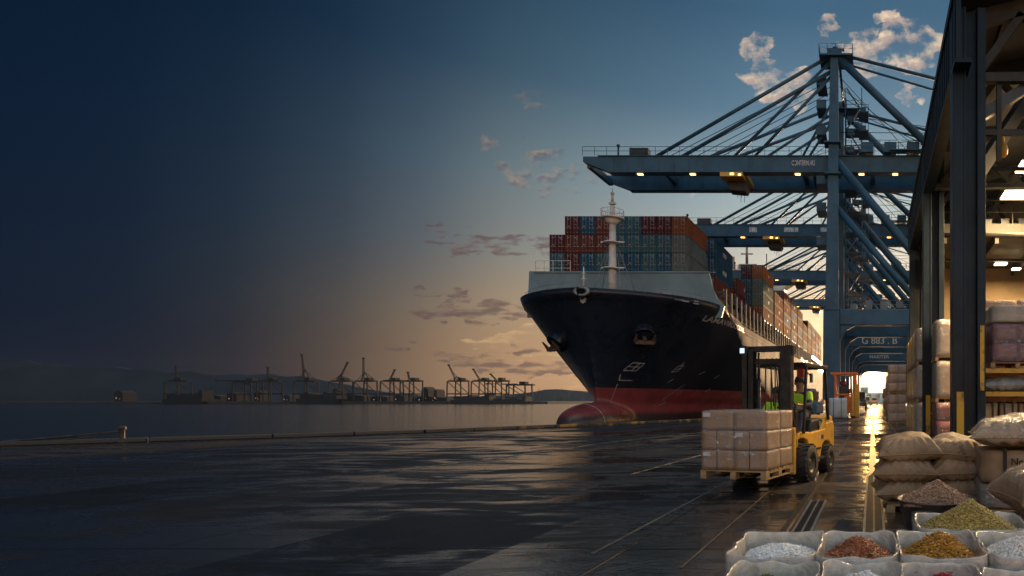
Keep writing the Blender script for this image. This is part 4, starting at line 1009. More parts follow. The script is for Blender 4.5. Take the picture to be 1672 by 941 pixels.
def sack(name, label, group, loc, dims, rz=0, seed=0, m=None, tilt=(0, 0), wrap=False, pinch=.55, flat=.34):
    w, d, h = dims; t = thing(name, label, 'sack', loc, rz, group); t.rotation_euler = (tilt[0], tilt[1], rz)
    b = MB()
    def sf(sg):
        def f(u, v):
            a = u * 2 - 1; c = v * 2 - 1
            a = math.copysign(abs(a) ** .8, a); c = math.copysign(abs(c) ** .8, c)
            e = max(0, (1 - abs(a) ** 2.6)) * max(0, (1 - abs(c) ** 2.6)); hh = e ** .42
            cx = 1 - .10 * (1 - abs(a) ** 2) * abs(c) ** 3 * 0 - .07 * (1 - a * a) * 0
            x = a * w / 2 * (1 - .12 * (1 - c * c) * abs(a) ** 6 * pinch + .09 * abs(a * c) ** 4); y = c * d / 2 * (1 - .12 * (1 - a * a) * abs(c) ** 6 * pinch + .09 * abs(a * c) ** 4)
            z = sg * hh * h * (.62 if sg > 0 else .38)
            q = Vector((x * 2 + seed * 3.1, y * 2, sg * 2 + seed))
            wr = noise.noise(q * 1.4) * .09 + noise.noise(q * 4.2) * .05
            r = math.hypot(a, c); rip = .022 * math.sin(math.atan2(c, a) * 22 + 3 * noise.noise(q)) * sstep(.55, .95, r) * (e ** .3)
            z += sg * (wr * h * 1.2 * e ** .4 + rip)
            if sg < 0: z = max(z, -h * flat)
            return Vector((x, y, z + h * .38))
        return f
    b.grid(sf(1), 40, 40); b.grid(sf(-1), 40, 40)
    b.build('sack_body', m, t)
    s = MB(); pts = []
    fu = sf(1)
    for i in range(21): pts.append(fu(i / 20, 0))
    for i in range(21): pts.append(fu(1, i / 20))
    for i in range(21): pts.append(fu(1 - i / 20, 1))
    for i in range(21): pts.append(fu(0, 1 - i / 20))
    s.path(pts, .009, 5); s.build('seam', m, t)
    if wrap:
        f = MB(); 
        def wf(sg):
            g0 = sf(sg)
            def f(u, v):
                p = g0(u, v); c = Vector((0, 0, h * .38)); dd = p - c
                return c + dd * 1.03 + noise.noise_vector(p * 6 + Vector((seed, 0, 0))) * .018
            return f
        f.grid(wf(1), 40, 40); f.grid(wf(-1), 40, 40); f.build('plastic_wrap', M['film_thick'], t)
    return t
def sack_mat(name, c, c2, coat=.0):
    m = mat(name, c, .62, c2=c2, scale=2.2, bump=.35, bscale=26, coat=coat); nt = m.node_tree; g = G(nt); b = nt.nodes['Principled BSDF']
    src = b.inputs['Base Color'].links[0].from_socket; v = g.node('ShaderNodeTexCoord').outputs['Object']; x, y, z = g.xyz(v)
    oi = g.node('ShaderNodeObjectInfo').outputs['Random']; vv = g.comb(g.m('ADD', x, g.m('MULTIPLY', oi, 9)), y, z)
    blot = g.m('MULTIPLY', g.ss(g.noise(vv, 3.2, 5, .7), .60, .64), .55)
    q = g.mix(blot, src, (.09, .065, .045)); q = g.mix(g.m('MULTIPLY', g.ss(g.noise(vv, 1.7, 6, .7), .58, .7), .4), q, (.5, .42, .34))
    wv = g.node('ShaderNodeTexWave'); wv.inputs['Scale'].default_value = 60; g.put(wv.inputs['Vector'], v)
    g.put(b.inputs['Base Color'], g.mix(g.m('MULTIPLY', wv.outputs[1], .12), q, (.12, .08, .05))); return m
M['sack'] = sack_mat('kraft sack paper', (.34, .21, .115), (.25, .15, .08)); M['sack2'] = sack_mat('dusty sack paper', (.40, .26, .145), (.29, .185, .10)); M['sack_gold'] = sack_mat('tan sack under plastic', (.44, .27, .12), (.30, .18, .08), .3)
M['grey_bag'] = sack_mat('grey bag', (.30, .30, .29), (.2, .2, .2), .4)

# goods between the warehouse columns
GL = 'wrapped pallet loads beside the warehouse columns'
for k, (y, x) in enumerate(((22.15, 2.86), (24.6, 2.36), (26.45, 2.36), (28.3, 2.36), (30.3, 2.36))):
    for t in range(3):
        zb = .0 + t * 1.45
        m_ = [[M['red_box'], M['carton']], M['carton_pale'], M['carton_pale']][t] if k == 0 else (M['yellow_wrap'] if k in (2, 3, 4) else M['carton_pale'])
        pallet((x, y, zb), 0, 'pallet under the %s tier of wrapped goods, %s row back by the middle warehouse column' % (TN[t], ORD[k]), (1.12, 1.3, 1), True)
        what = 'red and brown cartons' if (k == 0 and t == 0) else ('yellow wrapped goods' if k in (2, 3, 4) else 'pale wrapped goods')
        wrapped_load('pallet_load', '%s, %s tier, %s row back by the middle warehouse column' % (what, TN[t], ORD[k]), 'pallet load', (x, y, zb + .147), (1.3, 1.58, 1.29), m_, 0, GL, True, False, (2, 2, 2) if k == 0 and t == 0 else None, k * 7 + t)
# tall carton stacks along the lane
GF = 'tall carton stacks along the lane'
cnt = 0
for y, x, tiers in ((39.6, 1.55, 2), (48, 1.9, 2), (57, 1.8, 2), (68, 2.0, 1), (80, 2.2, 2), (95, 2.3, 1), (112, 2.4, 2)):
    for t in range(tiers):
        near = y < 50
        pallet((x, y, t * 1.92), 0, 'pallet under the %s carton block of the %s stack along the lane' % (('lower', 'upper')[t], ORD[cnt]))
        wrapped_load('carton_stack', '%s block of wrapped brown cartons in the %s stack along the lane past the columns' % (('lower', 'upper')[t], ORD[cnt]), 'carton stack', (x, y, t * 1.92 + .147), (1.14, 1.14, 1.76), M['carton'], 0, GF, near, False, (2, 2, 3) if near else (1, 1, 1), cnt * 5 + t)
    cnt += 1
# rack inside the warehouse
rk = thing('storage_rack', 'yellow beamed storage rack just inside the warehouse mouth', 'rack', (4.2, 16.4, 0))
b = MB()
for x in (-1.48, 1.6):
    for y in (-.6, .6): b.bb((x - .05, y - .05, 0), (x + .05, y + .05, 2.6))
b.build('upright', M['steel_dark'], rk)
for z in (1.62, 2.22):
    b = MB(); b.bb((-1.43, -.66, z), (1.55, -.58, z + .12)); b.bb((-1.43, .58, z), (1.55, .66, z + .12)); b.bb((-1.42, -.56, z + .06), (1.54, .56, z + .10)); b.build('beam', M['yellow'], rk)
GI = 'goods in the warehouse rack'
for i in range(4):
    wrapped_load('rack_carton', '%s brown sack-like carton on the floor under the rack beam' % ORD[i], 'carton', (3.02 + i * .52, 16.3, 0.0), (.48, .8, 1.45), M['carton'] if i % 2 else M['sack_gold'], 0, GI, False, True, None, i)
sack('grey_bag', 'shiny grey plastic bag squeezed under the rack top beside the main column', None, (3.6, 16.3, 1.735), (1.5, 1.0, .42), 0, 4, M['grey_bag'])
pallet((3.72, 16.3, 2.345), 0, 'pallet on the rack top under the red cartons', (1.15, 1, 1), True)
wrapped_load('carton_stack', 'red cartons under clear wrap standing on the rack top', 'carton stack', (3.72, 16.3, 2.495), (1.3, 1.1, 1.0), [M['red_box'], M['red_box']], 0, GI, True, False, (2, 2, 2), 3, M['film_thick'])
wrapped_load('wrapped_parcel', 'pale plastic wrapped parcel on top of the red cartons', 'parcel', (3.72, 16.3, 3.515), (1.36, 1.15, .45), M['carton_pale'], 0, GI, True, False, None, 9, M['film_thick'])
wrapped_load('rack_carton', 'brown carton with dark print high behind the pale parcel', 'carton', (3.62, 18.0, 3.4), (.95, .9, 1.0), M['carton'], 0, GI, True, False, None, 11)
wrapped_load('rack_carton', 'white wrapped carton high at the frame edge beside the brown printed carton', 'carton', (4.6, 18.0, 3.4), (.9, .9, 1.0), M['carton_pale'], 0, GI, True, False, None, 12, M['film_thick'])
wrapped_load('wrapped_block', 'dark tall block of goods behind the rack carrying the high cartons', 'pallet load', (4.1, 18.0, 0), (2.1, 1.1, 3.39), M['carton'], 0, GI, False, False, None, 13)
wrapped_load('rack_carton', 'dark carton between the main column and the red cartons', 'carton', (2.98, 17.3, 2.0), (.4, .5, 1.4), M['steel_dark'], 0, GI, False, False, None, 15)

# ------------------------------------------------------------------ sacks on the quay
GS = 'brown paper sacks in the stack by the main column'
pallet((.92, 8.85, 0), R(-4), 'pallet under the brown sack stack', (1.15, 1.1, .7), True)
sack('paper_sack', 'low brown sack at the lane end, bottom of the brown sack stack', GS, (.45, 8.75, .11), (.84, 1.0, .34), R(3), 1, M['sack'])
sack('paper_sack', 'low brown sack hidden mostly behind the seed bowl, bottom of the stack', GS, (1.22, 8.75, .11), (.84, 1.0, .34), R(-3), 2, M['sack'])
sack('paper_sack', 'brown sack with pale torn patch in the middle layer, lane side', GS, (.46, 8.75, .37), (.86, 1.0, .36), R(-2), 3, M['sack'])
sack('paper_sack', 'broad brown sack with torn print in the middle layer, column side', GS, (1.22, 8.8, .37), (.90, 1.0, .36), R(4), 4, M['sack'])
sack('paper_sack', 'dusty plump brown sack on top of the stack, lane side', GS, (.50, 8.8, .65), (.84, .95, .38), R(2), 5, M['sack2'], (R(3), R(-2)))
sack('paper_sack', 'wrinkled brown sack on top of the stack, drooping towards the cartons', GS, (1.22, 8.9, .63), (.86, .95, .38), R(-12), 6, M['sack2'], (R(2), R(5)))
sack('paper_sack', 'tan sack upright behind the wrinkled top sack, beside the main column', GS, (1.62, 9.7, .45), (.5, .7, .5), R(-8), 7, M['sack_gold'])
wrapped_load('rack_carton', 'small carton under the tan sack behind the brown stack', 'carton', (1.62, 9.7, 0), (.5, .6, .45), M['carton'], 0, None, False, False, None, 31)
pm = mat('dark torn print', (.05, .04, .03), .7)
# pallet of cartons topped with a wrapped sack
pallet((1.95, 7.95, 0), R(-6), 'pallet under the printed carton and shiny wrapped sack', (1.1, 1.1, 1.25), True)
wrapped_load('low_parcel', 'low film wrapped brown parcel between pallet and printed carton', 'parcel', (1.95, 7.95, .185), (1.2, 1.15, .3), M['carton'], R(-6), None, True, False, None, 21, M['film_thick'])
pc = wrapped_load('printed_carton', 'brown carton with black printed lettering under the shiny wrapped sack', 'carton', (1.95, 7.95, .495), (1.16, 1.12, .40), M['carton'], R(-6), None, False, True, None, 22)
lettering('No BIOPPE', .12, (.06, -.592, .27), (R(90), 0, 0), M['black'], pc, 1, 'print')
sack('wrapped_sack', 'large tan sack in shiny clear plastic on top of the printed carton', None, (1.98, 7.85, .905), (1.35, 1.3, .42), R(-8), 8, M['sack_gold'], wrap=True)
sack('wrapped_sack', 'tan sack in clear plastic at the frame edge, upper of two', None, (1.72, 5.75, .42), (.95, .9, .5), R(8), 9, M['sack_gold'], wrap=True)
sack('wrapped_sack', 'dull tan sack at the frame edge, under the shiny clear plastic one', None, (1.72, 5.8, .0), (1.0, .95, .46), R(3), 10, M['sack'])

# ------------------------------------------------------------------ loose goods in bins
def grain_mat(name, cols, rough=.6):
    m = bpy.data.materials.new(name); m.use_nodes = True; nt = m.node_tree; g = G(nt); b = nt.nodes['Principled BSDF']
    r = g.node('ShaderNodeNewGeometry').outputs['Random Per Island']
    n = len(cols); g.put(b.inputs['Base Color'], g.ramp(r, [(i / max(1, n - 1), c) for i, c in enumerate(cols)])); b.inputs['Roughness'].default_value = rough
    return m
def heap(name, label, loc, rx, ry, h, cols, grain, n, seed, power=1.0, rough=.6, z0=0):
    """uncountable loose goods: cone of grains, base z at loc"""
    rnd = random.Random(seed); b = MB()
    def hh(a, r): return h * max(0, 1 - r ** power) ** 1.0 + h * .10 * noise.noise(Vector((math.cos(a) * r * 3 + seed, math.sin(a) * r * 3, 0)))
    def surf(u, v):
        a = 2 * math.pi * u; k = 1 / (abs(math.cos(a)) ** 5 + abs(math.sin(a)) ** 5) ** .2
        return Vector((rx * k * v * math.cos(a), ry * k * v * math.sin(a), hh(a, v)))
    b.grid(surf, 40, 14)
    gl, gw, gh = [q * 1.35 for q in grain]
    for i in range(n):
        a = rnd.random(); v = rnd.random() ** .55; p = surf(a, v); s = rnd.uniform(.6, 1.25)
        d = Vector((rnd.gauss(0, 1), rnd.gauss(0, 1), rnd.gauss(0, .35))).normalized(); x = d.cross(Vector((0, 0, 1))).normalized(); z = x.cross(d)
        p = p + Vector((0, 0, gh * rnd.uniform(.0, 1.1)))
        L, W, H = d * gl * s, x * gw * s, z * gh * s
        b._add([p + L, p + W, p - L, p - W, p + H, p - H], [(0, 1, 4), (1, 2, 4), (2, 3, 4), (3, 0, 4), (1, 0, 5), (2, 1, 5), (3, 2, 5), (0, 3, 5)])
    o = b.build(name, grain_mat(name, cols, rough), None, weld=False); o.location = loc
    return tag(o, label, 'loose goods', 'heaps of loose goods', 'stuff')
def liner_mat():
    m = bpy.data.materials.new('bin liner'); m.use_nodes = True; nt = m.node_tree; g = G(nt); b = nt.nodes['Principled BSDF']
    v = g.node('ShaderNodeTexCoord').outputs['Object']; n = g.noise(v, 6, 5, .65, 1.0)
    g.put(b.inputs['Base Color'], g.mix(g.ss(n, .4, .65), (.60, .54, .47), (.44, .39, .33))); b.inputs['Roughness'].default_value = .32
    b.inputs['Coat Weight'].default_value = .4; b.inputs['Coat Roughness'].default_value = .15
    bp = g.node('ShaderNodeBump'); bp.inputs['Strength'].default_value = .7; bp.inputs['Distance'].default_value = .03; g.put(bp.inputs['Height'], n); g.put(b.inputs['Normal'], bp.outputs[0]); return m
M['liner'] = liner_mat(); M['bin'] = mat('bin carton', (.30, .27, .24), .6, bump=.1, bscale=10)
M['bin_red'] = mat('dark red bin', (.12, .025, .03), .5, coat=.3)
def bin_(label, x, yf, yb, w, rim, seed, outer=None, fill=.8):
    t = thing('lined_bin', label, 'bin', (x, (yf + yb) / 2, 0), 0, 'plastic lined bins of loose goods'); d = yb - yf
    rnd = random.Random(seed)
    def ring(u, s, fold):
        a = 2 * math.pi * u; k = 1 / (abs(math.cos(a)) ** 9 + abs(math.sin(a)) ** 9) ** (1 / 9)
        f = 1 + fold * noise.noise(Vector((math.cos(a) * 5 + seed, math.sin(a) * 5, s * 2))) * .10
        return k * math.cos(a) * w / 2 * s * f, k * math.sin(a) * d / 2 * s * f, k
    o = MB(); o.grid(lambda u, v: Vector((*ring(u, .93 + .03 * v, 0)[:2], v * (rim - .04))), 64, 4); o.build('carton', outer or M['bin'], t)
    prof = [(.985, rim - .22), (1.0, rim - .12), (1.005, rim - .03), (.985, rim + .012), (.955, rim + .004), (.93, rim - .05), (.90, rim - .14), (.86, rim * fill - .05), (0.0, rim * fill - .06)]
    def lf(u, v):
        i = v * (len(prof) - 1); j = min(int(i), len(prof) - 2); s = lerp(prof[j][0], prof[j + 1][0], i - j); z = lerp(prof[j][1], prof[j + 1][1], i - j)
        x_, y_, k = ring(u, s, .5); near = 1 - abs(v * 8 - 3.5) / 3.5
        z += max(0, near) * (.05 * max(0, k - 1.05) * 1.2 + .03 * noise.noise(Vector((x_ * 7 + seed, y_ * 7, 0)))) + (.025 * noise.noise(Vector((x_ * 12, y_ * 12, seed))) if j == 0 else 0)
        return Vector((x_ + .012 * noise.noise(Vector((x_ * 9, y_ * 9, z * 9 + seed))), y_ + .012 * noise.noise(Vector((y_ * 9, x_ * 9, z * 9 - seed))), z))
    l = MB(); l.grid(lf, 96, 32); l.build('liner', M['liner'], t)
    f = MB(); f.grid(lambda u, v: Vector((ring(u, 1.02 + .02 * noise.noise(Vector((u * 40, v * 3, seed))), .9)[0], ring(u, 1.02 + .02 * noise.noise(Vector((u * 40, v * 3, seed))), .9)[1], rim + .02 - v * (rim * .7) + .05 * max(0, ring(u, 1, 0)[2] - 1.05) * 1.6 * (1 - v))), 96, 10); f.build('plastic_skirt', M['film_thick'], t)
    return t, rim * fill
def L3(*c): return lin(*c)
bins = [('plastic lined bin of white flakes, at the lane end of the second bin row', -.655, 3.85, 4.6, .59, .5, 1, None), ('plastic lined bin of rust brown chips, between white flakes and yellow strips', -.10, 3.85, 4.6, .535, .5, 2, None),
        ('dark red lined bin of yellow brown strips next to the rust chips', .46, 3.85, 4.6, .57, .5, 3, M['bin_red']), ('plastic lined bin of white crystals at the frame edge of the second bin row', 1.03, 3.85, 4.6, .555, .5, 4, None),
        ('plastic lined bin of green herbs at the lane end of the frontmost bin row', -.58, 3.02, 3.78, .53, .49, 5, None), ('plastic lined bin of white lumps in the middle of the frontmost bin row', -.06, 3.02, 3.78, .48, .49, 6, None), ('plastic lined bin of bright red goods in the frontmost bin row', .40, 3.02, 3.78, .46, .49, 7, None), ('empty looking plastic lined bin in the frontmost row, at the frame edge', .90, 3.02, 3.78, .50, .45, 8, None)]
for lb, x, yf, yb, w, rim, sd, outer in bins: bin_(lb, x, yf, yb, w, rim, sd, outer)
heap('white_flakes', 'white mineral flakes filling the bin at the lane end', (-.655, 4.2, .40), .25, .32, .10, [(.66, .67, .68), (.85, .86, .86), (.55, .56, .57)], (.014, .011, .006), 2600, 11, 1.6)
heap('rust_chips', 'rust brown chips heaped in the bin beside the white flakes', (-.10, 4.2, .40), .235, .32, .16, [(.22, .065, .025), (.42, .14, .05), (.30, .095, .04), (.14, .045, .02)], (.017, .008, .005), 2600, 12, 1.15)
heap('yellow_strips', 'golden brown dried strips heaped in the dark red bin', (.46, 4.2, .40), .255, .32, .19, [(.28, .13, .015), (.60, .30, .03), (.42, .2, .02), (.14, .065, .012)], (.026, .008, .006), 2200, 13, 1.1)
heap('white_crystals', 'white crystals heaped in the bin at the frame edge', (1.03, 4.2, .40), .245, .32, .15, [(.68, .68, .66), (.85, .84, .82), (.6, .54, .46)], (.012, .010, .008), 2600, 14, 1.4)
heap('green_herbs', 'dark green chopped herbs in the frontmost bin row', (-.58, 3.4, .36), .22, .32, .17, [(.03, .06, .015), (.07, .12, .02), (.04, .09, .02)], (.012, .006, .004), 2000, 15, 1.2)
heap('white_lumps', 'loose white lumps in the frontmost bin row', (-.06, 3.4, .36), .20, .32, .17, [(.5, .54, .58), (.65, .68, .7)], (.022, .018, .014), 900, 16, 1.3)
heap('red_goods', 'bright red dried goods in the frontmost bin row', (.40, 3.4, .36), .195, .32, .17, [(.30, .008, .02), (.42, .012, .03), (.2, .005, .012)], (.018, .009, .006), 1500, 17, 1.3)
# square crate of green seeds and the round bowl
cx = .80
bin_('square carton crate heaped with olive green seeds beside the bowl', cx, 4.66, 5.36, .90, .50, 9, M['carton_pale'], .8)
heap('green_seeds', 'olive green seeds in a tall heap in the square crate', (cx, 5.0, .42), .40, .31, .275, [(.30, .21, .05), (.52, .40, .13), (.40, .30, .09), (.18, .13, .035)], (.014, .008, .006), 6000, 18, 1.0)
bo = thing('seed_bowl', 'round dark metal bowl heaped with brown seeds in front of the sacks', 'bowl', (.68, 6.5, 0))
b = MB(); b.lathe([(0, .0), (.27, .0), (.30, .03), (.405, .45), (.43, .462), (.425, .475), (.395, .46), (.37, .40), (0, .38)], n=48); b.build('bowl_body', mat('worn bowl metal', (.14, .12, .115), .45, .5, c2=(.08, .065, .06), scale=3, stretch=(1, 1, .3), rvar=.3), bo)
heap('brown_seeds', 'brown seeds piled in a cone in the round metal bowl', (.68, 6.5, .43), .36, .36, .23, [(.24, .13, .075), (.42, .26, .17), (.33, .19, .12), (.15, .08, .045)], (.014, .009, .006), 6500, 19, 1.0)
t = thing('bowl_lid', 'flat dark round lid lying on the quay behind the bowl', 'lid', (1.28, 6.75, 0)); b = MB(); b.lathe([(0, .05), (.1, .05), (.3, .03), (.33, .0), (.3, .0)], n=32); b.build('lid_plate', M['steel_dark'], t); b = MB(); b.cyl((0, 0, .05), (0, 0, .09), .03); b.build('lid_knob', M['steel_dark'], t)
# ------------------------------------------------------------------ people
def skin_mesh(name, pts, edges, m, parent, sub=2, root=0):
    """pts: list of (x, y, z, r)"""
    me = bpy.data.meshes.new(name); me.from_pydata([p[:3] for p in pts], edges, [])
    o = bpy.data.objects.new(name, me); COL.objects.link(o)
    o.modifiers.new('skin', 'SKIN').use_smooth_shade = True; s = o.modifiers.new('sub', 'SUBSURF'); s.levels = sub; s.render_levels = sub
    for i, p in enumerate(pts):
        me.skin_vertices[0].data[i].radius = (p[3], p[3] if len(p) < 5 else p[4]); me.skin_vertices[0].data[i].use_root = (i == root)
    nm = bpy.data.meshes.new_from_object(o.evaluated_get(bpy.context.evaluated_depsgraph_get())); bpy.data.objects.remove(o)
    nm.materials.clear(); nm.materials.append(m); nm.polygons.foreach_set('use_smooth', [True] * len(nm.polygons))
    o = bpy.data.objects.new(name, nm); COL.objects.link(o); o.parent = parent; return o
def person(label, J, loc=(0, 0, 0), rz=0, grip=True, scale=1.0):
    """J: joints in local metres; faces -y"""
    t = thing('person', label, 'person', loc, rz); t.scale = (scale,) * 3
    V = lambda k: Vector(J[k])
    pts = [(*J['pelvis'], .13), (*J['chest'], .15), (*J['neck'], .06), (*J['head'], .10), (*(V('head') + Vector((0, .0, .09))), .075)]
    ed = [(0, 1), (1, 2), (2, 3), (3, 4)]
    cl = [(*J['pelvis'], .155), (*V('pelvis').lerp(V('chest'), .5), .15), (*J['chest'], .17), (*V('chest').lerp(V('neck'), .75), .085)]; ce = [(0, 1), (1, 2), (2, 3)]
    tr = [(*J['pelvis'], .15)]; te = []
    for s in 'lr':
        n = len(pts); w = V('wrist' + s); e = V('elbow' + s); d = (w - e).normalized(); hand = w + d * .09
        pts += [(*J['shoulder' + s], .062), (*e, .045), (*w, .03), (*hand, .036)]; ed += [(1, n), (n, n + 1), (n + 1, n + 2), (n + 2, n + 3)]
        side = d.cross(Vector((0, 0, 1)));  side = side.normalized() if side.length > .1 else Vector((1, 0, 0)); dn = d.cross(side).normalized() * (1 if d.cross(side).z < 0 else -1)
        for q in range(4):
            b0 = hand + side * (q - 1.5) * .021; k = len(pts); L = (.034, .04, .037, .03)[q]
            p1 = b0 + d * L; p2 = p1 + (d * .4 + dn * .9).normalized() * L * .8; p3 = p2 + (dn - d * .5).normalized() * L * .6
            pts += [(*p1, .0095), (*p2, .0085), (*p3, .007)]; ed += [(n + 3, k), (k, k + 1), (k + 1, k + 2)]
        k = len(pts); th = hand - d * .05 + side * .045; pts += [(*th, .012), (*(th + d * .03 + dn * .03), .009)]; ed += [(n + 3, k), (k, k + 1)]
        m_ = len(cl); cl += [(*J['shoulder' + s], .085), (*e, .066), (*e.lerp(w, .85), .05)]; ce += [(2, m_), (m_, m_ + 1), (m_ + 1, m_ + 2)]
        h = len(pts); a = V('ankle' + s); pts += [(*J['hip' + s], .09), (*J['knee' + s], .06), (*a, .04), (*(a + Vector((0, -.15, -.04))), .035)]; ed += [(0, h), (h, h + 1), (h + 1, h + 2), (h + 2, h + 3)]
        m_ = len(tr); tr += [(*J['hip' + s], .105), (*J['knee' + s], .078), (*V('knee' + s).lerp(a, .9), .062)]; te += [(0, m_), (m_, m_ + 1), (m_ + 1, m_ + 2)]
    body = skin_mesh('body', pts, ed, M['skin'], t, 2)
    hd = V('head')
    f = MB(); f.cyl(hd + Vector((0, -.09, .01)), hd + Vector((0, -.128, -.012)), .012, .02, 8)
    for s in (-1, 1): f.blob(hd + Vector((s * .1, .005, .01)), (.018, .03, .036), 6)
    f.build('face_features', M['skin'], body)
    f = MB()
    for s in (-1, 1): f.blob(hd + Vector((s * .035, -.093, .03)), (.014, .01, .009), 5)
    f.bb(hd + Vector((-.028, -.107, -.062)), hd + Vector((.028, -.09, -.052))); f.build('eyes_and_mouth', M['hair'], body)
    f = MB(); f.grid(lambda u, v: hd + Vector((0, .02, .05)) + Vector((.112 * math.cos(2 * math.pi * u) * math.sin(v * 1.75), .122 * math.sin(2 * math.pi * u) * math.sin(v * 1.75), .132 * math.cos(v * 1.75))) * (1 + .04 * noise.noise(Vector((u * 9, v * 5, 0)))), 24, 10); f.build('hair', M['hair'], t)
    skin_mesh('jacket', cl, ce, M['navy'], t, 2)
    skin_mesh('trousers', tr, te, M['navy'], t, 2)
    vs = [(*(V('pelvis') + Vector((0, 0, .02))), .172), (*V('pelvis').lerp(V('chest'), .5), .166), (*J['chest'], .186), (*V('chest').lerp(V('neck'), .6), .105)]; ve = [(0, 1), (1, 2), (2, 3)]
    for s in 'lr': k = len(vs); vs += [(*J['shoulder' + s], .098), (*V('shoulder' + s).lerp(V('elbow' + s), .75), .078)]; ve += [(2, k), (k, k + 1)]
    skin_mesh('hi_vis_vest', vs, ve, M['vest'], t, 2)
    f = MB(); c = V('pelvis').lerp(V('chest'), .45); up = (V('chest') - V('pelvis')).normalized(); 
    f.cyl(c - up * .025, c + up * .025, .187, n=24, cap=False); f.build('reflective_band', M['band'], t)
    for s in 'lr':
        f = MB(); a = V('ankle' + s); f.blob(a + Vector((0, -.07, -.035)), (.05, .14, .045), 8); f.cyl(a + Vector((0, 0, -.05)), a + Vector((0, 0, .1)), .055, .052, 12); f.build('boot', M['black'], t)
    return t

# ------------------------------------------------------------------ forklift
FX, FY, FR = -1.85, 11.65, R(-14)
fk = thing('forklift', 'yellow forklift truck carrying wrapped cartons across the wet quay', 'forklift', (FX, FY, 0), FR)
ye = M['yellow']; bk = M['black']
def wheel(x, y, r, w, name='wheel'):
    b = MB(); s = 1 if x > 0 else -1
    b.lathe([(r * .56, -w / 2), (r * .9, -w / 2), (r * .985, -w * .36), (r, -w * .2), (r, w * .2), (r * .985, w * .36), (r * .9, w / 2), (r * .56, w / 2)], n=40, axis='x')
    for i in range(20):
        a = 2 * math.pi * i / 20
        for sg in (-1, 1):
            c = Vector((sg * w * .22, math.cos(a + sg * .08) * r * 1.0, math.sin(a + sg * .08) * r * 1.0)); b.box(c, (w * .5, .055, .03), Matrix.Rotation(a + sg * .08 - math.pi / 2, 3, 'X') @ Matrix.Rotation(sg * .3, 3, 'Z'))
    o = b.build(name, M['rubber'], fk); o.location = (x, y, r)
    b = MB(); b.lathe([(0, s * w * .36), (r * .2, s * w * .36), (r * .22, s * w * .28), (r * .46, s * w * .22), (r * .50, s * w * .44), (r * .565, s * w * .46), (r * .565, -s * w * .4)], n=30, axis='x')
    for i in range(6): a = i * math.pi / 3; b.cyl((s * w * .24, math.cos(a) * r * .33, math.sin(a) * r * .33), (s * w * .3, math.cos(a) * r * .33, math.sin(a) * r * .33), r * .05, n=6)
    b.build('rim', mat('wheel rim', (.06, .055, .05), .45, .4) if 'rim' not in M else M['rim'], o)
    return o
M['rim'] = mat('wheel rim paint', (.09, .08, .06), .45, .3, c2=(.05, .04, .03), scale=8)
wheel(.60, 0, .345, .30); wheel(-.60, 0, .345, .30); wheel(.50, 1.52, .285, .25); wheel(-.50, 1.52, .285, .25)
# chassis: side profile prism with wheel arches
b = MB()
prof = [(-.15, .62), (-.15, .78), (.10, .80), (.34, .74), (.42, .64), (.46, .40), (.52, .26), (1.10, .26), (1.16, .44), (1.26, .60), (1.42, .66), (1.62, .66), (1.78, .60), (1.86, .45), (2.02, .45), (2.06, .60), (2.05, .98), (1.98, 1.06), (1.50, 1.04), (1.44, .92), (.62, .88), (.40, .90), (-.15, .90), (-.22, .78), (-.22, .62)]
b.prism(prof, 'x', -.52, .52); b.build('body', ye, fk, bevel=.025)
b = MB(); b.prism([(1.36, .92), (2.0, .92), (2.04, 1.02), (1.99, 1.16), (1.86, 1.2), (1.44, 1.14)], 'x', -.50, .50); b.build('counterweight', ye, fk, bevel=.04)
b = MB(); b.prism([(.62, .86), (1.44, .9), (1.40, 1.10), (1.28, 1.15), (.74, 1.12), (.66, 1.02)], 'x', -.47, .47); b.build('engine_hood', bk, fk, bevel=.04)
b = MB(); b.prism([(1.12, .9), (1.46, .93), (1.44, 1.12), (1.36, 1.10)], 'x', .472, .50); b.build('hood_flare', ye, fk, bevel=.008)
b = MB(); b.cyl((.472, 1.18, 1.02), (.49, 1.18, 1.02), .06, n=20); b.build('filler_cap', M['galv'], fk)
b = MB(); b.bb((-.45, .03, .66), (.45, .62, .72)); b.prism([(-.16, .72), (.06, .72), (.02, 1.32), (-.14, 1.32)], 'x', -.46, .46); b.build('dashboard', bk, fk, bevel=.02)
b = MB(); b.bb((.53, .48, .34), (.62, 1.1, .38)); b.bb((.52, .5, .52), (.535, 1.12, .56)); b.build('step', bk, fk)
# seat
b = MB(); b.prism([(.74, 1.14), (1.16, 1.14), (1.18, 1.24), (.72, 1.25)], 'x', -.24, .24); b.prism([(1.12, 1.22), (1.24, 1.2), (1.34, 1.66), (1.28, 1.72), (1.2, 1.68)], 'x', -.22, .22); b.build('seat', bk, fk, bevel=.04)
b = MB(); b.bb((.26, .84, 1.34), (.33, 1.2, 1.39)); b.bb((-.33, .84, 1.34), (-.26, 1.2, 1.39)); b.build('armrest', bk, fk, bevel=.02)
b = MB(); b.lathe([(.165 + .018 * math.cos(a * math.pi / 4), .018 * math.sin(a * math.pi / 4)) for a in range(9)], n=28)
b.cyl((-.15, 0, 0), (.15, 0, 0), .012, n=6); b.cyl((0, -.0, 0), (0, .15, 0), .012, n=6); b.cyl((0, 0, -.3), (0, 0, 0), .022, n=8)
o = b.build('steering_wheel', bk, fk); o.location = (.08, .40, 1.43); o.rotation_euler = (R(-32), 0, 0)
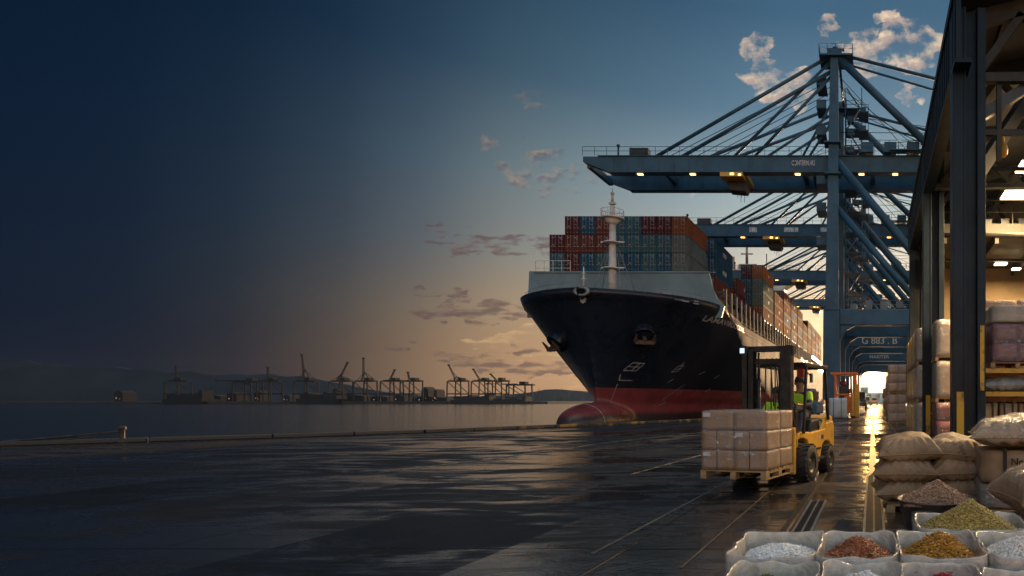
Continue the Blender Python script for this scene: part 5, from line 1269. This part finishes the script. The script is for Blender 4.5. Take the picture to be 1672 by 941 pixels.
# overhead guard
b = MB()
for s in (-1, 1):
    b.beam((s * .545, .06, .88), (s * .535, .24, 2.2), .05, .065); b.beam((s * .52, 1.62, 1.1), (s * .51, 1.42, 2.2), .06, .08); b.beam((s * .525, .16, 2.2), (s * .525, 1.5, 2.2), .07, .08)
b.beam((-.55, .18, 2.2), (.55, .18, 2.2), .075, .08); b.beam((-.55, 1.46, 2.2), (.55, 1.46, 2.2), .075, .08)
for i in range(7): b.bb((-.4, .32 + i * .16, 2.205), (.4, .37 + i * .16, 2.235))
b.build('overhead_guard', bk, fk, bevel=.012)
b = MB(); b.bb((.30, .34, 1.96), (.42, .44, 2.13)); b.cyl((.36, .39, 2.13), (.36, .39, 2.19), .02); b.build('beacon_lamp', mat('red lamp housing', (.3, .02, .015), .3), fk)
b = MB(); b.box((.54, .5, 1.95), (.03, .1, .18)); b.cyl((.49, .4, 2.05), (.54, .5, 1.98), .012, n=6); b.build('mirror', bk, fk)
# mast
b = MB()
for s in (-1, 1):
    for x0, y0, z1 in ((.43, -.36, 2.52), (.32, -.33, 2.45)):
        x = s * x0; b.bb((x - .05, y0 - .09, .1), (x + .05, y0 - .065, z1)); b.bb((x - .05, y0 + .065, .1), (x + .05, y0 + .09, z1)); b.bb((x + s * .03, y0 - .065, .1), (x + s * .05, y0 + .065, z1))
for z in (2.46, 1.1, .3): b.bb((-.5, -.30, z - .05), (.5, -.24, z + .06))
b.bb((-.4, -.36, 2.18), (.4, -.3, 2.28))
b.build('mast', bk, fk, bevel=.006)
b = MB()
for s in (-1, 1): b.cyl((s * .22, -.27, .2), (s * .22, -.27, 1.9), .04, n=12); b.cyl((s * .22, -.27, 1.9), (s * .22, -.27, 2.4), .025, n=10)
b.build('lift_cylinder', M['steel_dark'], fk)
b = MB()
for s in (-.09, .02, .1): b.path([(s, -.25, .5), (s, -.25, 2.1), (s, -.2, 2.3), (s + .05, -.12, 2.1), (s + .1, -.1, 1.4)], .012)
b.path([(-.28, -.2, 1.0), (-.42, -.12, 1.5), (-.4, -.1, 1.95), (-.3, -.2, 2.2)], .018)
b.build('hydraulic_hose', M['rubber'], fk)
b = MB()
for s in (-1, 1): b.bb((s * .47 - .06, -.44, 2.36), (s * .47 + .06, -.30, 2.50))
hl = b.build('work_light', bk, fk)
b = MB(); b.bb((-.515, -.452, 2.385), (-.425, -.442, 2.475)); b.build('lens', emit('cool lens', (.55, .75, .9), .7), hl)
# carriage, load guard, forks
b = MB(); b.bb((-.52, -.52, .30), (.52, -.46, .42)); b.bb((-.52, -.52, .62), (.52, -.46, .72)); b.prism([(-.56, .18), (-.46, .18), (-.46, 1.0), (-.50, 1.03), (-.56, 1.0)], 'x', .46, .60); b.bb((-.52, -.51, .42), (-.46, -.47, .95)); b.build('carriage', ye, fk, bevel=.015)
for s in (-.26, .26):
    b = MB(); b.prism([(-.53, .72), (-.53, .28), (-1.68, .262), (-1.68, .25), (-.48, .235), (-.48, .72)], 'x', s - .055, s + .055); b.build('fork', M['steel_dark'], fk)
b = MB(); b.bb((.523, 1.16, .72), (.527, 1.30, .80)); b.build('maker_plate', M['navy'], fk); b = MB(); b.bb((.523, 1.0, .72), (.527, 1.08, .80)); b.bb((.502, 1.72, .98), (.505, 1.82, 1.08)); b.build('sticker', M['white'], fk)
b = MB(); b.bb((-.42, 2.03, .72), (-.3, 2.07, .82)); b.bb((.3, 2.03, .72), (.42, 2.07, .82)); b.build('tail_lamp', mat('tail lamp', (.3, .01, .01), .3), fk)
def at_fork(x, y, z): c, s = math.cos(FR), math.sin(FR); return (FX + x * c - y * s, FY + x * s + y * c, z)
# load
pallet(at_fork(0, -1.16, .225), FR, 'pallet lifted on the forklift forks under the wrapped cartons', (.97, .98, 1), True)
GCt = 'wrapped cartons on the forklift pallet'
M['fcarton'] = mat('corrugated cardboard', (.36, .215, .12), .5, c2=(.27, .165, .095), scale=2, coat=.15, bump=.08, bscale=10, stretch=(1, 1, 5))
pw, pd, ph = .572, .572, .318
tape = mat('box tape', (.45, .38, .28), .25)
k = 0
for q in range(3):
    for i in range(2):
        for j in range(2):
            lx, ly = (-.29 + i * .58), (-1.16 - .29 + j * .58)
            t = thing('wrapped_carton', '%s carton on the forklift pallet, %s column, %s' % (('bottom', 'middle', 'top')[q], ('seaward', 'quayside')[i], ('front row facing the viewer', 'rear row against the mast')[j]), 'carton', at_fork(lx, ly, .375 + q * .322), FR, GCt)
            soft_box(pw, pd, ph, 6, .006, k, .004).build('box_body', M['fcarton'], t)
            b = MB()
            if q < 2: b.bb((-.006, -pd / 2 - .006, .01), (.006, pd / 2 + .006, ph - .01)); 
            b.bb((-.29, -.02, ph - .002), (.29, .02, ph + .004)); b.build('tape', tape if q == 2 else bk, t)
            if (q + i) % 2 == 0 and j == 0: b = MB(); b.bb((-.25, -pd / 2 - .008, ph - .1), (-.12, -pd / 2 - .003, ph - .03)); b.build('label_sticker', M['white'], t)
            k += 1
sf = soft_box(1.175, 1.175, .985, 26, .016, 40).build('stretch_film', M['film'])
sf.location = at_fork(0, -1.16, .372); sf.rotation_euler = (0, 0, FR); tag(sf, 'clear crinkled stretch film round the cartons on the forklift', 'stretch film')
# driver, seated
D = dict(pelvis=(.08, 1.0, 1.33), chest=(.08, .98, 1.66), neck=(.08, .95, 1.80), head=(.08, .92, 1.95))
D = {k_: (x + .06, y, z - .04) for k_, (x, y, z) in D.items()}
for s, sx in (('l', -1), ('r', 1)):
    D['shoulder' + s] = (.14 + sx * .19, .97, 1.68); D['elbow' + s] = (.14 + sx * .27, .76, 1.46); D['wrist' + s] = (.14 + sx * .17, .53, 1.48)
    D['hip' + s] = (.14 + sx * .1, .98, 1.27); D['knee' + s] = (.14 + sx * .14, .58, 1.24); D['ankle' + s] = (.14 + sx * .13, .42, .82)
dr = person('driver in hi-vis vest and dark jacket seated at the forklift wheel', D, (FX, FY, -.06), FR)
# worker on foot behind the forklift
W = dict(pelvis=(0, 0, .95), chest=(0, 0, 1.3), neck=(0, 0, 1.48), head=(0, -.02, 1.64))
for s, sx in (('l', -1), ('r', 1)):
    W['shoulder' + s] = (sx * .2, 0, 1.4); W['hip' + s] = (sx * .1, 0, .9); W['knee' + s] = (sx * .12, -.04 - .05 * sx, .5); W['ankle' + s] = (sx * .14, .02 + .05 * sx, .09)
W['elbowl'] = (-.3, -.06, 1.12); W['wristl'] = (-.26, -.22, .95); W['elbowr'] = (.30, -.1, 1.14); W['wristr'] = (.22, -.3, 1.1)
person('worker on foot in hi-vis vest standing beyond the forklift mast', W, (-2.1, 13.4, 0), R(15))

# ------------------------------------------------------------------ vehicles further along the lane
OT = thing('orange_truck', 'tall orange handling truck with open cab frame parked along the lane', 'truck', (-2.35, 55, 0))
og = M['orange']
b = MB()
for x in (-1.0, .75):
    for y in (0, 2.2): b.beam((x, y, .9), (x, y, 3.95), .2, .2)
b.bb((-1.45, -.15, 3.85), (1.0, 2.4, 4.08)); b.bb((-1.0, -.1, 2.0), (.8, 2.3, 2.15)); b.build('cab_frame', og, OT, bevel=.03)
b = MB(); b.bb((-1.9, -.05, .75), (.85, 2.8, 1.25)); b.bb((-.2, -.3, .5), (.75, -.06, 1.95)); b.build('body', og, OT, bevel=.05)
b = MB(); b.bb((.75, -.4, .1), (1.15, .2, 3.0)); b.bb((.45, -.45, .15), (.73, .0, 2.2)); b.build('mast', M['yellow'], OT, bevel=.03)
b = MB(); b.bb((-.6, .3, 1.26), (.2, 1.2, 2.9)); b.build('seat', M['steel_dark'], OT, bevel=.08)
b = MB(); b.blob((-.35, 1, 3.1), (.3, .3, .35), 8); b.bb((-.1, .6, 2.2), (.5, 1.2, 2.6)); b.build('load_bundle', M['red_box'], OT)
for x, y in ((-1.5, .3), (.5, .3), (-1.5, 2.3), (.5, 2.3)):
    b = MB(); b.lathe([(.2, -.18), (.42, -.18), (.45, -.1), (.45, .1), (.42, .18), (.2, .18), (.2, -.18)], n=24, axis='x'); o = b.build('wheel', M['rubber'], OT); o.location = (x, y, .45)
wrapped_load('white_bale', 'white covered bale standing on the lane in front of the orange truck', 'bale', (-3.0, 53.4, 0), (1.5, 1.3, 1.75), M['white'], 0, None, True, True)
def small_vehicle(label, loc, rz, col, sc=1.0):
    t = thing('yard_tractor', label, 'vehicle', loc, rz, 'vehicles far down the lane'); t.scale = (sc,) * 3
    b = MB(); b.prism([(-2.4, .6), (2.6, .6), (2.6, 1.2), (-.4, 1.25), (-.5, 1.5), (-2.0, 1.6), (-2.4, 1.3)], 'x', -1.1, 1.1); b.build('chassis', col, t, bevel=.08)
    b = MB(); b.prism([(-2.0, 1.5), (-.5, 1.4), (-.6, 2.7), (-1.8, 2.75)], 'x', -.9, .9); b.build('cab', col, t, bevel=.1)
    b = MB(); b.bb((-.75, -2.06, 1.75), (.75, -1.95, 2.5)); b.build('windscreen', M['black'], t)
    for x in (-.95, .95):
        for y in (-1.6, 1.7):
            b = MB(); b.lathe([(.25, -.16), (.5, -.16), (.52, 0), (.5, .16), (.25, .16), (.25, -.16)], n=20, axis='x'); o = b.build('wheel', M['rubber'], t); o.location = (x, y, .52)
    return t
small_vehicle('dark yard tractor in haze beyond the orange truck', (-2.2, 105, 0), 0, M['steel_dark'], 1.1)
small_vehicle('small brown vehicle far down the lane, near the seaward crane legs', (-1.6, 165, 0), 0, M['carton'])
small_vehicle('small orange vehicle at the end of the lane under the low sun', (.6, 210, 0), 0, M['orange'])
small_vehicle('blue grey vehicle parked behind the forklift by the hull', (-6.2, 48, 0), R(80), M['crane'], .9)
hb_ = thing('harbour_block', 'hazy grey building closing the far end of the lane under the low sun', 'building', (3, 420, 0)); b = MB(); b.bb((-16, 0, 0), (40, 20, 7)); b.bb((-14, -1, 7), (-6, 14, 11)); b.build('wall', M['crane_grey'], hb_)
b = MB()
for i in range(7): b.bb((-13 + i * 6, -.06, 3.6), (-10 + i * 6, -.02, 6.2))
b.build('window', M['black'], hb_)
# bollard with ropes at the quay edge
p = GP(207, 722); bd = thing('mooring_bollard', 'dark mooring bollard standing at the dim quay edge with ropes', 'bollard', (p.x + .2, p.y - .3, .0))
b = MB(); b.lathe([(0, 0), (.16, 0), (.16, .05), (.07, .09), (.065, .45), (.1, .48), (.105, .55), (.06, .6), (0, .6)], n=24); b.build('post', M['rubber'], bd)
b = MB(); q = Vector((p.x + .2, p.y - .3, .42)); v0 = Vector((p.x - 5.2, p.y - 3.6, .1))
for k_, e in enumerate(((-2.2, -1.6, .12), (-3.2, -2.2, .1), (-4.6, -3.4, .08))):
    a = q; c = q + Vector((e[0], e[1], e[2] - .42)); pts = [a.lerp(c, i / 10) - Vector((0, 0, .12 * math.sin(math.pi * i / 10))) for i in range(11)]; b.path(pts, .035, 6)
for i in range(9):
    c = q + Vector((-2.6 - i * .15, -1.9 - i * .1, -.38 + .02 * i)); b.path([c + Vector((.5 * math.cos(a), .35 * math.sin(a), .02 * math.sin(a * 3))) for a in [j * math.pi / 8 for j in range(17)]], .04, 5)
o = b.build('mooring_rope', M['rope']); tag(o, 'heap of mooring rope running from the bollard along the quay edge', 'rope')

# ------------------------------------------------------------------ sea haze
b = MB(); b.bb((-3600, -30, -5.9), (700, 1600, 104)); hz_o = b.build('haze', M['film'])
hm_ = bpy.data.materials.new('haze air'); hm_.use_nodes = True; nt = hm_.node_tree; nt.nodes.clear()
pv = nt.nodes.new('ShaderNodeVolumePrincipled'); pv.inputs['Color'].default_value = (.36, .54, .8, 1); pv.inputs['Density'].default_value = .00004; pv.inputs['Anisotropy'].default_value = .88
out = nt.nodes.new('ShaderNodeOutputMaterial'); nt.links.new(pv.outputs[0], out.inputs['Volume'])
hz_o.data.materials.clear(); hz_o.data.materials.append(hm_); tag(hz_o, 'thin sea haze lying over the harbour', 'haze', None, 'stuff')
